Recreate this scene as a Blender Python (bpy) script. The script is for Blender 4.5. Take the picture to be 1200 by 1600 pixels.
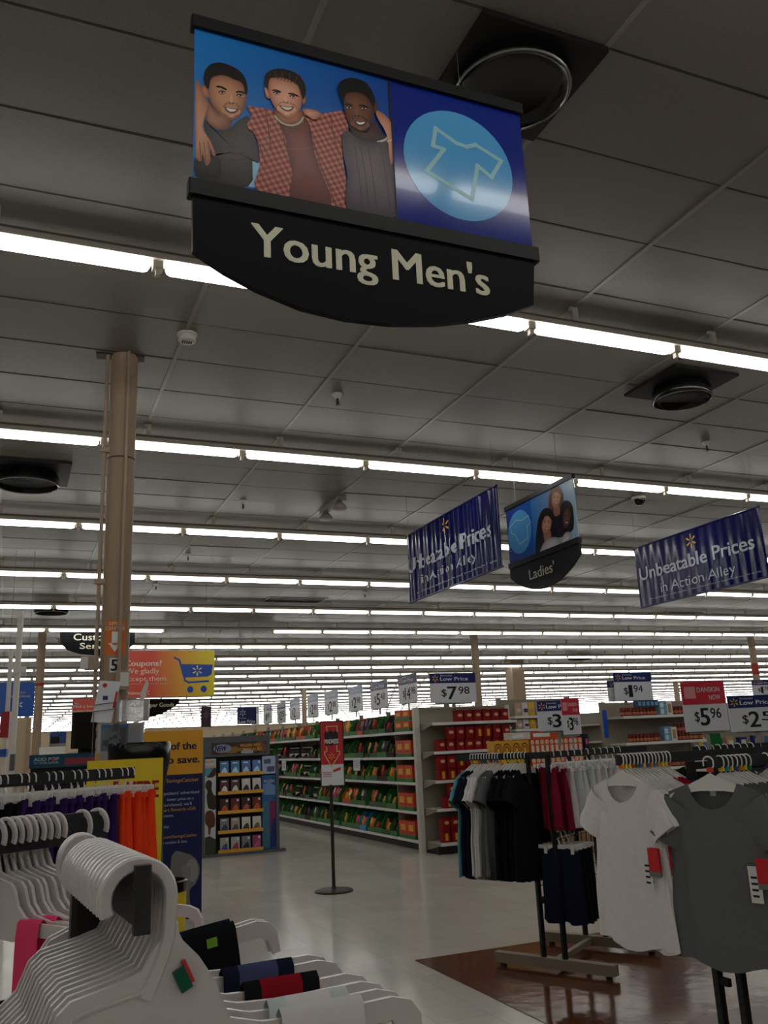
import bpy, math, random
from math import sin, cos, pi, radians, atan2, sqrt
from mathutils import Vector, Matrix
random.seed(7)
S = bpy.context.scene
C = S.collection
for o in list(bpy.data.objects): bpy.data.objects.remove(o)

# ------------------------------------------------------------------ camera
FPX = 1369.308
PITCH, YAW, ROLL = 0.25974584, 0.405215096, -0.0462871486
EYE = Vector((0, 0, 1.40))
_F = Vector((sin(YAW)*cos(PITCH), cos(YAW)*cos(PITCH), sin(PITCH)))
_R0 = Vector((cos(YAW), -sin(YAW), 0)); _U0 = _R0.cross(_F)
_R = _R0*cos(ROLL)+_U0*sin(ROLL); _U = -_R0*sin(ROLL)+_U0*cos(ROLL)
cam_d = bpy.data.cameras.new('camera'); cam = bpy.data.objects.new('camera', cam_d); C.objects.link(cam)
cam_d.sensor_fit = 'VERTICAL'; cam_d.sensor_height = 36; cam_d.lens = FPX/1600*36
cam_d.clip_start = 0.02; cam_d.clip_end = 400
cam.matrix_world = Matrix(((_R.x, _U.x, -_F.x, EYE.x), (_R.y, _U.y, -_F.y, EYE.y), (_R.z, _U.z, -_F.z, EYE.z), (0, 0, 0, 1)))
S.camera = cam
# ------------------------------------------------------------------ world, exposure (ceiling tubes give nearly all light; a dim world fill is added)
W = bpy.data.worlds.new('world'); S.world = W; W.use_nodes = True
W.node_tree.nodes['Background'].inputs[0].default_value = (0.9, 0.95, 1, 1)
W.node_tree.nodes['Background'].inputs[1].default_value = 0.012
S.view_settings.view_transform = 'Standard'; S.view_settings.look = 'None'
S.view_settings.gamma = 1; S.view_settings.use_curve_mapping = False
S.view_settings.exposure = -0.3
TUBE_STRENGTH = 9.0

# ------------------------------------------------------------------ measuring helpers: photo pixel -> point of the place
def ray(x, y): return _F+_R*((x-600)/FPX)-_U*((y-800)/FPX)
def atz(x, y, z): d = ray(x, y); return EYE+d*((z-EYE.z)/d.z)
def atX(x, y, X): d = ray(x, y); return EYE+d*(X/d.x)
def atY(x, y, Y): d = ray(x, y); return EYE+d*(Y/d.y)
def atd(x, y, d): return EYE+ray(x, y)*d
def pix(P):
    v = Vector(P)-EYE; z = v.dot(_F)
    return 600+FPX*v.dot(_R)/z, 800-FPX*v.dot(_U)/z, z
class Pl:
    """a vertical plane through o; local x runs to the viewer's right, z up, front faces local -y"""
    def __init__(s, o, rz): s.o = Vector(o); s.rz = rz; s.d = Vector((cos(rz), sin(rz), 0)); s.n = Vector((-sin(rz), cos(rz), 0))
    def __call__(s, x, y):
        d = ray(x, y); t = (s.o-EYE).dot(s.n)/d.dot(s.n); P = EYE+d*t-s.o
        return (P.dot(s.d), P.z)

# ------------------------------------------------------------------ materials
def srgb(r, g, b):
    f = lambda c: (c/255)/12.92 if c/255 <= .04045 else ((c/255+.055)/1.055)**2.4
    return (f(r), f(g), f(b), 1)
MT = {}
def mat(name, col, rough=.6, metal=0, spec=.4, var=.06, scale=30, bump=0, trans=0, coat=0, alpha=1, emit=0, ior=1.45, sss=0):
    if name in MT: return MT[name]
    m = bpy.data.materials.new(name); m.use_nodes = True; MT[name] = m
    nt = m.node_tree; b = nt.nodes['Principled BSDF']
    c = srgb(*col)
    tc = nt.nodes.new('ShaderNodeTexCoord'); n = nt.nodes.new('ShaderNodeTexNoise'); n.inputs['Scale'].default_value = scale
    n.inputs['Detail'].default_value = 3
    nt.links.new(tc.outputs['Object'], n.inputs['Vector'])
    r = nt.nodes.new('ShaderNodeMix'); r.data_type = 'RGBA'
    r.inputs[6].default_value = tuple(min(1, x*(1-var)) for x in c[:3])+(1,)
    r.inputs[7].default_value = tuple(min(1, x*(1+var)) for x in c[:3])+(1,)
    nt.links.new(n.outputs[0], r.inputs[0]); nt.links.new(r.outputs[2], b.inputs['Base Color'])
    b.inputs['Roughness'].default_value = rough; b.inputs['Metallic'].default_value = metal
    b.inputs['Specular IOR Level'].default_value = spec; b.inputs['IOR'].default_value = ior
    b.inputs['Transmission Weight'].default_value = trans; b.inputs['Coat Weight'].default_value = coat; b.inputs['Alpha'].default_value = alpha
    if sss: b.inputs['Subsurface Weight'].default_value = sss; b.inputs['Subsurface Radius'].default_value = (.01, .01, .01)
    if emit:
        b.inputs['Emission Color'].default_value = (1, 1, .975, 1); b.inputs['Emission Strength'].default_value = emit
    if bump:
        bp = nt.nodes.new('ShaderNodeBump'); bp.inputs['Strength'].default_value = bump; bp.inputs['Distance'].default_value = .004
        nt.links.new(n.outputs[0], bp.inputs['Height']); nt.links.new(bp.outputs[0], b.inputs['Normal'])
    return m
def nodes_of(m): return m.node_tree, m.node_tree.nodes['Principled BSDF']

# ------------------------------------------------------------------ mesh builder
class MB:
    def __init__(s): s.v = []; s.f = []; s.m = []; s.c = 0
    def add(s, vs, fs):
        k = len(s.v); s.v += [tuple(p) for p in vs]; s.f += [tuple(i+k for i in f) for f in fs]; s.m += [s.c]*len(fs); return s
    def box(s, x0, x1, y0, y1, z0, z1, M=None):
        vs = [Vector((x, y, z)) for x in (x0, x1) for y in (y0, y1) for z in (z0, z1)]
        if M: vs = [M@p for p in vs]
        return s.add(vs, [(0, 1, 3, 2), (4, 6, 7, 5), (0, 4, 5, 1), (2, 3, 7, 6), (0, 2, 6, 4), (1, 5, 7, 3)])
    def cbox(s, x0, x1, y0, y1, z0, z1, c=.004):
        """box with chamfered vertical edges"""
        p = [(x0+c, y0), (x1-c, y0), (x1, y0+c), (x1, y1-c), (x1-c, y1), (x0+c, y1), (x0, y1-c), (x0, y0+c)]
        n = 8
        vs = [(x, y, z0) for x, y in p]+[(x, y, z1) for x, y in p]
        return s.add(vs, [tuple(range(n))[::-1], tuple(range(n, 2*n))]+[(i, (i+1) % n, n+(i+1) % n, n+i) for i in range(n)])
    def bar(s, a, b, w, h):
        """rectangular bar from a to b, width w sideways, height h"""
        a = Vector(a); b = Vector(b); d = (b-a).normalized()
        sd = d.cross(Vector((0, 0, 1)))
        if sd.length < 1e-4: sd = Vector((1, 0, 0))
        sd.normalize(); up = sd.cross(d)
        vs = [p+sd*(i*w/2)+up*(j*h/2) for p in (a, b) for i in (-1, 1) for j in (-1, 1)]
        return s.add(vs, [(0, 1, 3, 2), (4, 6, 7, 5), (0, 4, 5, 1), (2, 3, 7, 6), (0, 2, 6, 4), (1, 5, 7, 3)])
    def prism(s, poly, y0, y1):
        """polygon in local x,z extruded between y0 (front) and y1"""
        n = len(poly); vs = [(x, y0, z) for x, z in poly]+[(x, y1, z) for x, z in poly]
        return s.add(vs, [tuple(range(n)), tuple(range(2*n-1, n-1, -1))]+[(i, n+i, n+(i+1) % n, (i+1) % n) for i in range(n)])
    def prismz(s, poly, z0, z1):
        n = len(poly); vs = [(x, y, z0) for x, y in poly]+[(x, y, z1) for x, y in poly]
        return s.add(vs, [tuple(range(n))[::-1], tuple(range(n, 2*n))]+[(i, (i+1) % n, n+(i+1) % n, n+i) for i in range(n)])
    def flat(s, poly, y): return s.add([(x, y, z) for x, z in poly], [tuple(range(len(poly)))])
    def rings(s, rs, cap=True, close=True):
        n = len(rs[0]); k = len(rs); fs = []
        for j in range(k-1):
            for i in range(n if close else n-1): fs.append((j*n+i, j*n+(i+1) % n, (j+1)*n+(i+1) % n, (j+1)*n+i))
        if cap: fs += [tuple(range(n))[::-1], tuple(range((k-1)*n, k*n))]
        return s.add([p for r in rs for p in r], fs)
    def tube(s, path, r, n=8, sy=1.0, cap=True):
        path = [Vector(p) for p in path]; rs = []; pn = None
        for i, p in enumerate(path):
            d = (path[min(i+1, len(path)-1)]-path[max(i-1, 0)]).normalized()
            if pn is None: pn = d.orthogonal() if abs(d.y) > .9 else d.cross(Vector((0, 1, 0))).normalized()
            a = (pn-d*pn.dot(d)).normalized(); b = d.cross(a); pn = a
            rr = r[i] if isinstance(r, (list, tuple)) else r
            rs.append([p+a*(rr*cos(2*pi*k/n))+b*(rr*sy*sin(2*pi*k/n)) for k in range(n)])
        return s.rings(rs, cap)
    def lathe(s, prof, n=24, o=(0, 0, 0), cap=True):
        return s.rings([[(o[0]+r*cos(2*pi*k/n), o[1]+r*sin(2*pi*k/n), o[2]+z) for k in range(n)] for r, z in prof], cap)
    def mesh(s, name, mats, smooth=False):
        me = bpy.data.meshes.new(name); me.from_pydata(s.v, [], s.f)
        for m in (mats if isinstance(mats, (list, tuple)) else [mats]): me.materials.append(m)
        if any(s.m): me.polygons.foreach_set('material_index', s.m)
        if smooth:
            me.polygons.foreach_set('use_smooth', [True]*len(s.f))
            try: me.set_sharp_from_angle(angle=radians(50))
            except Exception: pass
        me.update(); return me
    def build(s, name, mats, parent=None, smooth=False, **k): return ob(name, s.mesh(name, mats, smooth), parent, **k)
def ob(name, me, parent=None, loc=(0, 0, 0), rz=0, rot=None, scale=None, label=None):
    o = bpy.data.objects.new(name, me); C.objects.link(o); o.location = loc
    o.rotation_euler = rot if rot else (0, 0, rz)
    if scale: o.scale = scale
    if parent: o.parent = parent
    if label: o['label'] = label
    return o
def tag(o, label, cat, group=None):
    o['label'] = label; o['category'] = cat
    if group: o['group'] = group
    return o
def T(name, label, cat, loc=(0, 0, 0), rz=0, group=None):
    return tag(ob(name, None, None, loc, rz), label, cat, group)
def struct(o): o['kind'] = 'structure'; return o
def stuff(o): o['kind'] = 'stuff'; return o
CACHE = {}
def cached(k, fn):
    if k not in CACHE: CACHE[k] = fn()
    return CACHE[k]
ONES = ['first', 'second', 'third', 'fourth', 'fifth', 'sixth', 'seventh', 'eighth', 'ninth', 'tenth', 'eleventh', 'twelfth', 'thirteenth', 'fourteenth', 'fifteenth', 'sixteenth', 'seventeenth', 'eighteenth', 'nineteenth']
TENS = {20: 'twent', 30: 'thirt', 40: 'fort', 50: 'fift', 60: 'sixt'}
def nth(i):
    n = i+1
    if n < 20: return ONES[n-1]
    t, u = n//10*10, n % 10
    return TENS[t]+'ieth' if u == 0 else TENS[t]+'y-'+ONES[u-1]
def smooth_poly(p, n=3):
    """Catmull-Rom through a closed outline"""
    out = []; L = len(p)
    for i in range(L):
        a, b, c, d = p[i-1], p[i], p[(i+1) % L], p[(i+2) % L]
        for k in range(n):
            t = k/n
            out.append(tuple(.5*(2*b[q]+(c[q]-a[q])*t+(2*a[q]-5*b[q]+4*c[q]-d[q])*t*t+(3*b[q]-a[q]-3*c[q]+d[q])*t**3) for q in (0, 1)))
    return out
def ell(cx, cz, rx, rz, n=28, a0=0, a1=2*pi, tilt=0):
    full = abs(a1-a0-2*pi) < 1e-6
    out = []
    for i in range(n if full else n+1):
        a = a0+(a1-a0)*i/n; x, z = rx*cos(a), rz*sin(a)
        out.append((cx+x*cos(tilt)-z*sin(tilt), cz+x*sin(tilt)+z*cos(tilt)))
    return out
def stroke(pts, w, closed=False):
    """outline band of width w along a path, as a list of quads"""
    q = []; n = len(pts)
    for i in range(n if closed else n-1):
        a, b = Vector(pts[i]), Vector(pts[(i+1) % n]); d = (b-a)
        if d.length < 1e-7: continue
        d.normalize(); s = Vector((-d.y, d.x))*(w/2); e = d*(w/2)
        q.append([tuple(a-e-s), tuple(b+e-s), tuple(b+e+s), tuple(a-e+s)])
    return q
# lettering: Blender's own font turned into a thin flat mesh standing in local x,z
def _txt(s, bold):
    cu = bpy.data.curves.new('t', 'FONT'); cu.body = s; cu.offset = bold; cu.resolution_u = 3
    o = bpy.data.objects.new('t', cu); C.objects.link(o)
    bpy.context.view_layer.update()
    me = bpy.data.meshes.new_from_object(o.evaluated_get(bpy.context.evaluated_depsgraph_get()))
    vs = [tuple(v.co) for v in me.vertices]; fs = [tuple(p.vertices) for p in me.polygons]
    bpy.data.objects.remove(o); bpy.data.curves.remove(cu); bpy.data.meshes.remove(me)
    return vs, fs
CAP = None
def letter(mb, s, x0, z0, w, cap, y, bold=0.0, slant=0):
    """put string s into builder mb: baseline-left (x0,z0), total width w, capital height cap, on plane y"""
    global CAP
    if CAP is None:
        vv = _txt('H', 0)[0]; CAP = max(v[1] for v in vv)-min(v[1] for v in vv)
    vs, fs = cached(('txt', s), lambda: _txt(s, 0))
    a = min(v[0] for v in vs); b = max(v[0] for v in vs)
    sx = w/(b-a); sz = cap/CAP; bd = max(0, bold)*sz
    for kk, (dx, dz) in enumerate(((-bd, -bd*.4), (bd, bd*.4), (-bd, bd*.4), (bd, -bd*.4)) if bd else ((0, 0),)):
        mb.add([(x0+(v[0]-a)*sx+v[1]*sz*slant+dx, y-kk*max(.00025, cap*.004), z0+v[1]*sz+dz) for v in vs], fs)
# ------------------------------------------------------------------ setting: floor, ceiling, walls
ZL, ZC = 4.047, 4.26           # tube height, ceiling height
LX0, LL, LY0, LDY = 0.6226, 1.2199, 4.5198, 3.0396
def floor_mat():
    m = mat('vinyl_floor', (176, 166, 150), rough=.2, spec=.65, var=.05, scale=1.3)
    nt, b = nodes_of(m)
    tc = nt.nodes.new('ShaderNodeTexCoord'); br = nt.nodes.new('ShaderNodeTexBrick'); br.offset = 0
    br.inputs['Scale'].default_value = 1; br.inputs['Brick Width'].default_value = .305; br.inputs['Row Height'].default_value = .305
    br.inputs['Mortar Size'].default_value = .0015
    br.inputs['Color1'].default_value = srgb(216, 212, 203); br.inputs['Color2'].default_value = srgb(207, 203, 193); br.inputs['Mortar'].default_value = srgb(176, 171, 162)
    nt.links.new(tc.outputs['Object'], br.inputs['Vector']); nt.links.new(br.outputs['Color'], b.inputs['Base Color'])
    n = nt.nodes.new('ShaderNodeTexNoise'); n.inputs['Scale'].default_value = 2.2; n.inputs['Detail'].default_value = 4
    nt.links.new(tc.outputs['Object'], n.inputs['Vector'])
    mr = nt.nodes.new('ShaderNodeMapRange'); mr.inputs[3].default_value = .08; mr.inputs[4].default_value = .24
    nt.links.new(n.outputs[0], mr.inputs[0]); nt.links.new(mr.outputs[0], b.inputs['Roughness'])
    bp = nt.nodes.new('ShaderNodeBump'); bp.inputs['Strength'].default_value = .05; bp.inputs['Distance'].default_value = .02
    nt.links.new(n.outputs[0], bp.inputs['Height']); nt.links.new(bp.outputs[0], b.inputs['Normal'])
    return m
struct(MB().box(-12, 78, -14, 92, -.1, 0).build('floor', floor_mat()))
def wood_mat():
    m = mat('wood_floor', (105, 66, 40), rough=.12, spec=.25, var=.2, scale=2)
    nt, b = nodes_of(m)
    tc = nt.nodes.new('ShaderNodeTexCoord'); br = nt.nodes.new('ShaderNodeTexBrick')
    br.inputs['Scale'].default_value = 1; br.inputs['Brick Width'].default_value = .9; br.inputs['Row Height'].default_value = .1
    br.inputs['Mortar Size'].default_value = .001
    br.inputs['Color1'].default_value = srgb(126, 76, 48); br.inputs['Color2'].default_value = srgb(104, 62, 40); br.inputs['Mortar'].default_value = srgb(76, 46, 30)
    mp = nt.nodes.new('ShaderNodeMapping'); mp.inputs['Scale'].default_value = (2, 30, 2)
    n = nt.nodes.new('ShaderNodeTexNoise'); n.inputs['Scale'].default_value = 3; n.inputs['Detail'].default_value = 6
    mx = nt.nodes.new('ShaderNodeMix'); mx.data_type = 'RGBA'; mx.blend_type = 'MULTIPLY'; mx.inputs[0].default_value = .5
    nt.links.new(tc.outputs['Object'], br.inputs['Vector']); nt.links.new(tc.outputs['Object'], mp.inputs[0]); nt.links.new(mp.outputs[0], n.inputs['Vector'])
    nt.links.new(br.outputs['Color'], mx.inputs[6]); nt.links.new(n.outputs['Color'], mx.inputs[7]); nt.links.new(mx.outputs[2], b.inputs['Base Color'])
    n2 = nt.nodes.new('ShaderNodeTexNoise'); n2.inputs['Scale'].default_value = 9
    nt.links.new(tc.outputs['Object'], n2.inputs['Vector'])
    bp = nt.nodes.new('ShaderNodeBump'); bp.inputs['Strength'].default_value = .12; bp.inputs['Distance'].default_value = .01
    nt.links.new(n2.outputs[0], bp.inputs['Height']); nt.links.new(bp.outputs[0], b.inputs['Normal'])
    return m
tag(struct(MB().box(2.6, 11, -8, 5.888, 0, .004).build('floor_wood', wood_mat())), 'dark brown wood plank floor area under the clothing racks', 'floor')
cream = mat('cream_wall', (190, 172, 145), rough=.8, var=.04, scale=3)
struct(MB().box(-12, 78, 92, 92.2, 0, 4.5).build('wall_back', cream))
struct(MB().box(78, 78.2, -14, 92, 0, 4.5).build('wall_right', cream))
struct(MB().box(-12.2, -12, -14, 92, 0, 4.5).build('wall_left', cream))
struct(MB().box(-12, 78, -14.2, -14, 0, 4.5).build('wall_front', cream))
def tile_mat():
    m = mat('ceiling_tile', (114, 109, 103), rough=.45, spec=.4, var=.4, scale=140)
    nt, b = nodes_of(m)
    g = nt.nodes.new('ShaderNodeNewGeometry'); n = nt.nodes.new('ShaderNodeTexNoise'); n.inputs['Scale'].default_value = 120; n.inputs['Detail'].default_value = 4
    nt.links.new(g.outputs['Position'], n.inputs['Vector'])
    n3 = nt.nodes.new('ShaderNodeTexNoise'); n3.inputs['Scale'].default_value = 2.5; nt.links.new(g.outputs['Position'], n3.inputs['Vector'])
    ad = nt.nodes.new('ShaderNodeMath'); ad.operation = 'MULTIPLY_ADD'; ad.inputs[1].default_value = 3; nt.links.new(n3.outputs[0], ad.inputs[0]); nt.links.new(n.outputs[0], ad.inputs[2])
    bp = nt.nodes.new('ShaderNodeBump'); bp.inputs['Strength'].default_value = .45; bp.inputs['Distance'].default_value = .006
    nt.links.new(ad.outputs[0], bp.inputs['Height']); nt.links.new(bp.outputs[0], b.inputs['Normal'])
    return m
tilem = tile_mat()
gridm = mat('grid_white', (136, 131, 124), rough=.45, var=.04); gridd = mat('grid_dark', (74, 70, 66), rough=.7)
ceil = struct(MB().box(-12, 78, -14, 92, ZC+.03, ZC+.2).build('ceiling', mat('ceiling_backing', (120, 114, 106), rough=.9)))
tl = MB(); tl.box(-.6, .6, -.2975, .2975, 0, .02)
tile_me = tl.mesh('ceiling_tile', tilem)
tiles = []; near = []
kx0, ky0 = .985, 5.53
for j in range(-30, 141):
    y = ky0+.61*(j+.5)
    for i in range(-10, 63):
        x = kx0+1.22*(i+.5)
        if x > 77.3 or y > 91.6 or y < -12: continue
        if x > 1.25*max(y, 0)+14: continue
        px, py, d = pix((x, y, ZC))
        if d > .5 and -150 < px < 1350 and -150 < py: near.append((d, x, y))
        else: tiles.append((x, y))
near.sort()
for n_, (d, x, y) in enumerate(near):
    if n_ < 300: ob('ceiling_tile', tile_me, ceil, (x, y, ZC+random.uniform(0, .004)), rot=(random.uniform(-.004, .004), random.uniform(-.003, .003), 0))
    else: tiles.append((x, y))
m_ = MB()
for x, y in tiles: m_.add([(x-.6, y-.3, ZC), (x+.6, y-.3, ZC), (x+.6, y+.3, ZC), (x-.6, y+.3, ZC)], [(3, 2, 1, 0)])
stuff(m_.build('ceiling_tile_field', tilem, ceil))
for i in range(-9, 63):
    x = kx0+1.22*i
    MB().box(-.014, .014, -13.9, 91.9, -.004, .02).build('main_tee', gridm, ceil, loc=(x, 0, ZC))
for j in range(-20, 60):
    y = ky0+.61*j
    MB().box(-10, min(77.5, 1.25*max(y, 0)+14), -.0035, .0035, .001, .022).build('cross_tee', gridd, ceil, loc=(0, y, ZC))

# ------------------------------------------------------------------ strip lights
tube_m = mat('lit_tube', (255, 250, 240), emit=TUBE_STRENGTH, var=0)
hous_m = mat('fixture_white', (205, 198, 186), rough=.4, var=.03)
sock_m = mat('socket_white', (190, 182, 165), rough=.5); rail_m = mat('hanger_rail', (120, 113, 104), rough=.5)
def tube_geo(mb, x=0, y=0, z=0, n=8):
    rs = []
    for xx, k in ((.044, .25), (.054, .75), (.075, 1), (LL-.075, 1), (LL-.054, .75), (LL-.044, .25)):
        rs.append([(x+xx, y+.05*k*cos(2*pi*i/n), z+.026*k*sin(2*pi*i/n)) for i in range(n)])
    mb.rings(rs)
def housing_geo(mb, x=0, y=0, z=0):
    for a, b in (((-.065, .036), (-.045, .085)),):
        pr = [(-.052, .034), (.052, .034), (.052, .044), (.036, .08), (-.036, .08), (-.052, .044)]
        vs = [(x+q, y+p[0], z+p[1]) for q in (0, LL) for p in pr]; n = 6
        mb.add(vs, [tuple(range(n)), tuple(range(2*n-1, n-1, -1))]+[(i, n+i, n+(i+1) % n, (i+1) % n) for i in range(n)])
b_ = MB(); tube_geo(b_); tube_me = b_.mesh('tube', tube_m, True)
b_ = MB(); housing_geo(b_); hous_me = b_.mesh('housing', hous_m)
b_ = MB().box(0, LL, -.012, .012, .08, .11); rail_me = b_.mesh('rail', rail_m)
b_ = MB().box(-.028, .028, -.03, .03, -.012, .036).box(-.012, .012, -.016, .016, -.05, -.012); sock_me = b_.mesh('socket', sock_m)
b_ = MB().box(-.018, .018, -.014, .014, .11, ZC-ZL).box(-.04, -.018, -.014, .014, .195, ZC-ZL); hang_me = b_.mesh('hanger_bracket', hous_m)
fx = []; far = []
for k in range(-4, 29):
    y = LY0+k*LDY
    xm = min(75, 1.22*max(y, 0)+9)
    i = -7
    while LX0+i*LL < xm:
        x = LX0+i*LL
        px, py, d = pix((x+LL/2, y, ZL)); a = pix((x, y, ZL)); c = pix((x+LL, y, ZL))
        if d > .5 and c[0] > 0 and a[0] < 1200 and 0 < py < 1300: fx.append((d, k, i, x, y))
        else: far.append((k, i, x, y))
        i += 1
fx.sort()
vis0 = {}
for d, k, i, x, y in fx: vis0[k] = min(vis0.get(k, 999), i)
off = {(5, 2), (5, 3)}
for q, (d, k, i, x, y) in enumerate(fx):
    if q >= 300: far.append((k, i, x, y)); continue
    lab = '%s strip light, %s from left in the %s ceiling row' % ('unlit' if (k, i) in off else 'lit white', nth(i-vis0[k]), nth(k))
    t = T('strip_light', lab, 'light', (x, y, ZL), 0, 'fluorescent strip lights in long ceiling rows')
    ob('housing', hous_me, t); ob('rail', rail_me, t); ob('socket', sock_me, t)
    if (k, i) not in off: ob('tube', tube_me, t)
    ob('hanger_bracket', hang_me, t, (LL*.31, 0, 0))
m_ = MB()
for k, i, x, y in far:
    m_.c = 0; housing_geo(m_, x, y, ZL)
    m_.c = 1; tube_geo(m_, x, y, ZL, 6)
o = stuff(m_.build('strip_light_field', [hous_m, tube_m]))
tag(o, 'distant fluorescent strip lights merging into white lines at the far ceiling', 'lights')

# ------------------------------------------------------------------ columns
col_m = mat('column_paint', (166, 145, 123), rough=.55, var=.06, scale=5)
pipe_m = mat('pipe_paint', (168, 150, 130), rough=.5); wht = mat('white_plastic', (215, 212, 205), rough=.45)
ora = mat('spill_orange', (222, 120, 52), rough=.5); blk = mat('black_print', (20, 20, 22), rough=.5); wpr = mat('white_print', (235, 234, 228), rough=.5)
def bend(mb, R):
    mb.v = [(R*sin(x/R)*(1-y/R), -R*cos(x/R)*(1-y/R), z) for x, y, z in mb.v]; return mb
cx, cy = .634, 6.208; CR = .094
col = T('column', 'tan painted round steel column with conduit pipes and orange spill centre arrow', 'column', (cx, cy, 0), -.102)
m_ = MB(); m_.lathe([(CR, 0), (CR, 3.44), (CR+.002, 3.445), (CR+.002, 3.46), (CR, 3.465), (CR, ZC)], 32); m_.build('shaft', col_m, col, True)
m_ = MB(); m_.lathe([(CR+.003, 3.45), (CR+.003, 3.462)], 32, cap=False); m_.build('seam_band', mat('seam_dark', (80, 66, 54)), col)
m_ = MB(); m_.tube([(-.118, -.03, 1.78), (-.118, -.03, ZC)], .013, 10); m_.build('conduit', pipe_m, col, True)
m_ = MB(); m_.tube([(.03, -CR-.012, 1.6), (.03, -CR-.012, ZC)], .012, 10); m_.build('conduit', pipe_m, col, True)
for z in (3.5, 2.55):
    MB().box(-.15, -.08, -.05, -.005, z, z+.03).build('conduit_clamp', pipe_m, col)
MB().cbox(-.19, -.1, -.06, 0, 1.97, 2.06).build('junction_box', pipe_m, col)
m_ = MB(); m_.cbox(-.215, -.165, -.075, -.02, 1.975, 2.055); m_.build('outlet', wht, col)
m_ = MB(); m_.cbox(.01, .1, -CR-.045, -CR+.01, 1.83, 1.95); b = m_.build('switch_box', pipe_m, col)
MB().box(.04, .095, -CR-.05, -CR-.045, 1.85, 1.94).build('cover', wht, b)
zt, zb = 2.295, 2.06
m_ = MB()
for i in range(14): m_.add([(-.075+.15*i/14, 0, zb), (-.075+.15*(i+1)/14, 0, zb), (-.075+.15*(i+1)/14, 0, zt), (-.075+.15*i/14, 0, zt)], [(0, 1, 2, 3)])
bend(m_, CR+.002); sp = m_.build('spill_sign', ora, col)
m_ = MB(); letter(m_, 'SPILL', -.045, zt-.036, .1, .022, 0, .02); letter(m_, 'CENTER', -.068, zt-.068, .135, .022, 0, .02); bend(m_, CR+.004)
m_.build('lettering', mat('spill_grey', (226, 214, 196)), sp)
m_ = MB()
for p in ([(-.022, .08), (.022, .08), (.022, .155), (-.022, .155)], [(-.045, .08), (0, .02), (.045, .08)]): m_.flat([(x, zb+z) for x, z in p], 0)
bend(m_, CR+.009); m_.build('arrow', wpr, sp)
m_ = MB(); m_.box(-.03, .03, -.003, 0, 1.945, 2.04); bend(m_, CR+.002); nb = m_.build('number_plate', wpr, col)
m_ = MB(); letter(m_, '5', -.019, 1.957, .038, .072, 0, .03); bend(m_, CR+.006); m_.build('numeral', blk, nb)
m_ = MB().box(-.2, .14, -.05, .05, -.002, .003); m_.build('ceiling_cutout', mat('cutout_dark', (40, 36, 33)), col, loc=(0, 0, ZC-.006))
for n_, (x, y, s, lab) in enumerate([(.60, 21.8, .094, 'tan round column with a red band, behind the white checkout poles'), (.634, 37.4, .094, 'distant tan column at the left edge behind the checkouts'),
        (11.92, 21.8, .11, 'tan round column rising behind the large red canister endcap'), (22.0, 21.7, .11, 'tan round column with red arrow band near the right edge'),
        (12.25, 38.7, .11, 'thin distant tan column behind the row of candy aisle price cards'), (34, 39.4, .15, 'thin distant tan column right of the hanging 1.94 price card'),
        (17.55, 29.1, .27, 'wide square boxed tan column behind the cracker box stack')]):
    c = T('column', lab, 'column', (x, y, 0))
    if s > .2: MB().cbox(-s, s, -s, s, 0, ZC, .02).build('shaft', col_m, c)
    else: m_ = MB(); m_.lathe([(s, 0), (s, ZC)], 20); m_.build('shaft', col_m, c, True)
    if n_ in (0, 3):
        m_ = MB(); m_.lathe([(s+.004, 3.05), (s+.004, 3.12 if n_ == 0 else 3.4)], 20, cap=False); m_.build('red_band', mat('band_red', (170, 62, 48)), c)

# ------------------------------------------------------------------ ceiling fittings
bk = mat('gloss_black', (9, 9, 10), rough=.18, spec=.5); bk2 = mat('matt_black', (14, 13, 13), rough=.6)
chrome = mat('rim_chrome', (150, 150, 150), rough=.25, metal=.9)
def diffuser(x, y, s, lab, plate=True, r=.24, dz=1.0):
    t = T('air_diffuser', lab, 'air vent', (x, y, ZC))
    if plate: MB().box(-s, s, -s, s, -.03, -.005).build('plate', bk2, t)
    m_ = MB(); m_.lathe([(r*.5, -.03), (r*.95, -.035), (r*1.02, -.08*dz), (r*1.02, -.15*dz), (r*.98, -.16*dz), (r*.94, -.12*dz), (r*.7, -.09*dz), (.02, -.08*dz)], 36); m_.build('bowl', bk, t, True)
    m_ = MB(); m_.tube([(r*.985*cos(a*pi/18), r*.985*sin(a*pi/18), -.16*dz) for a in range(37)], .006, 6, cap=False); m_.build('rim', chrome, t, True)
diffuser(1.905, 2.775, .305, 'black round ceiling diffuser in a black square, above the young mens sign', True, .26, .5)
diffuser(5.10, 5.38, .33, 'black round ceiling diffuser in a square panel at right, behind the first light row')
diffuser(.03, 9.2, .40, 'black bowl shaped ceiling diffuser at the left edge', True, .30)
diffuser(.62, 17.7, .3, 'small far black ceiling diffuser left of the tan column', True, .3)
p = atz(906, 1026, 4.2); diffuser(p.x, p.y, .3, 'small far black ceiling diffuser right of centre above the price cards', False, .45)
t = T('smoke_detector', 'round white smoke detector on the ceiling beside the tan column', 'smoke detector', (1.0, 5.70, ZC))
m_ = MB(); m_.lathe([(.07, 0), (.07, -.015), (.062, -.02), (.062, -.055), (.055, -.062), (.01, -.064)], 28); m_.build('case', mat('detector_white', (190, 186, 176), rough=.5), t, True)
m_ = MB()
for i in range(5): m_.box(-.035+.015*i, -.027+.015*i, -.02, .02, -.0655, -.063)
m_.build('grille', bk2, t)
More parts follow.
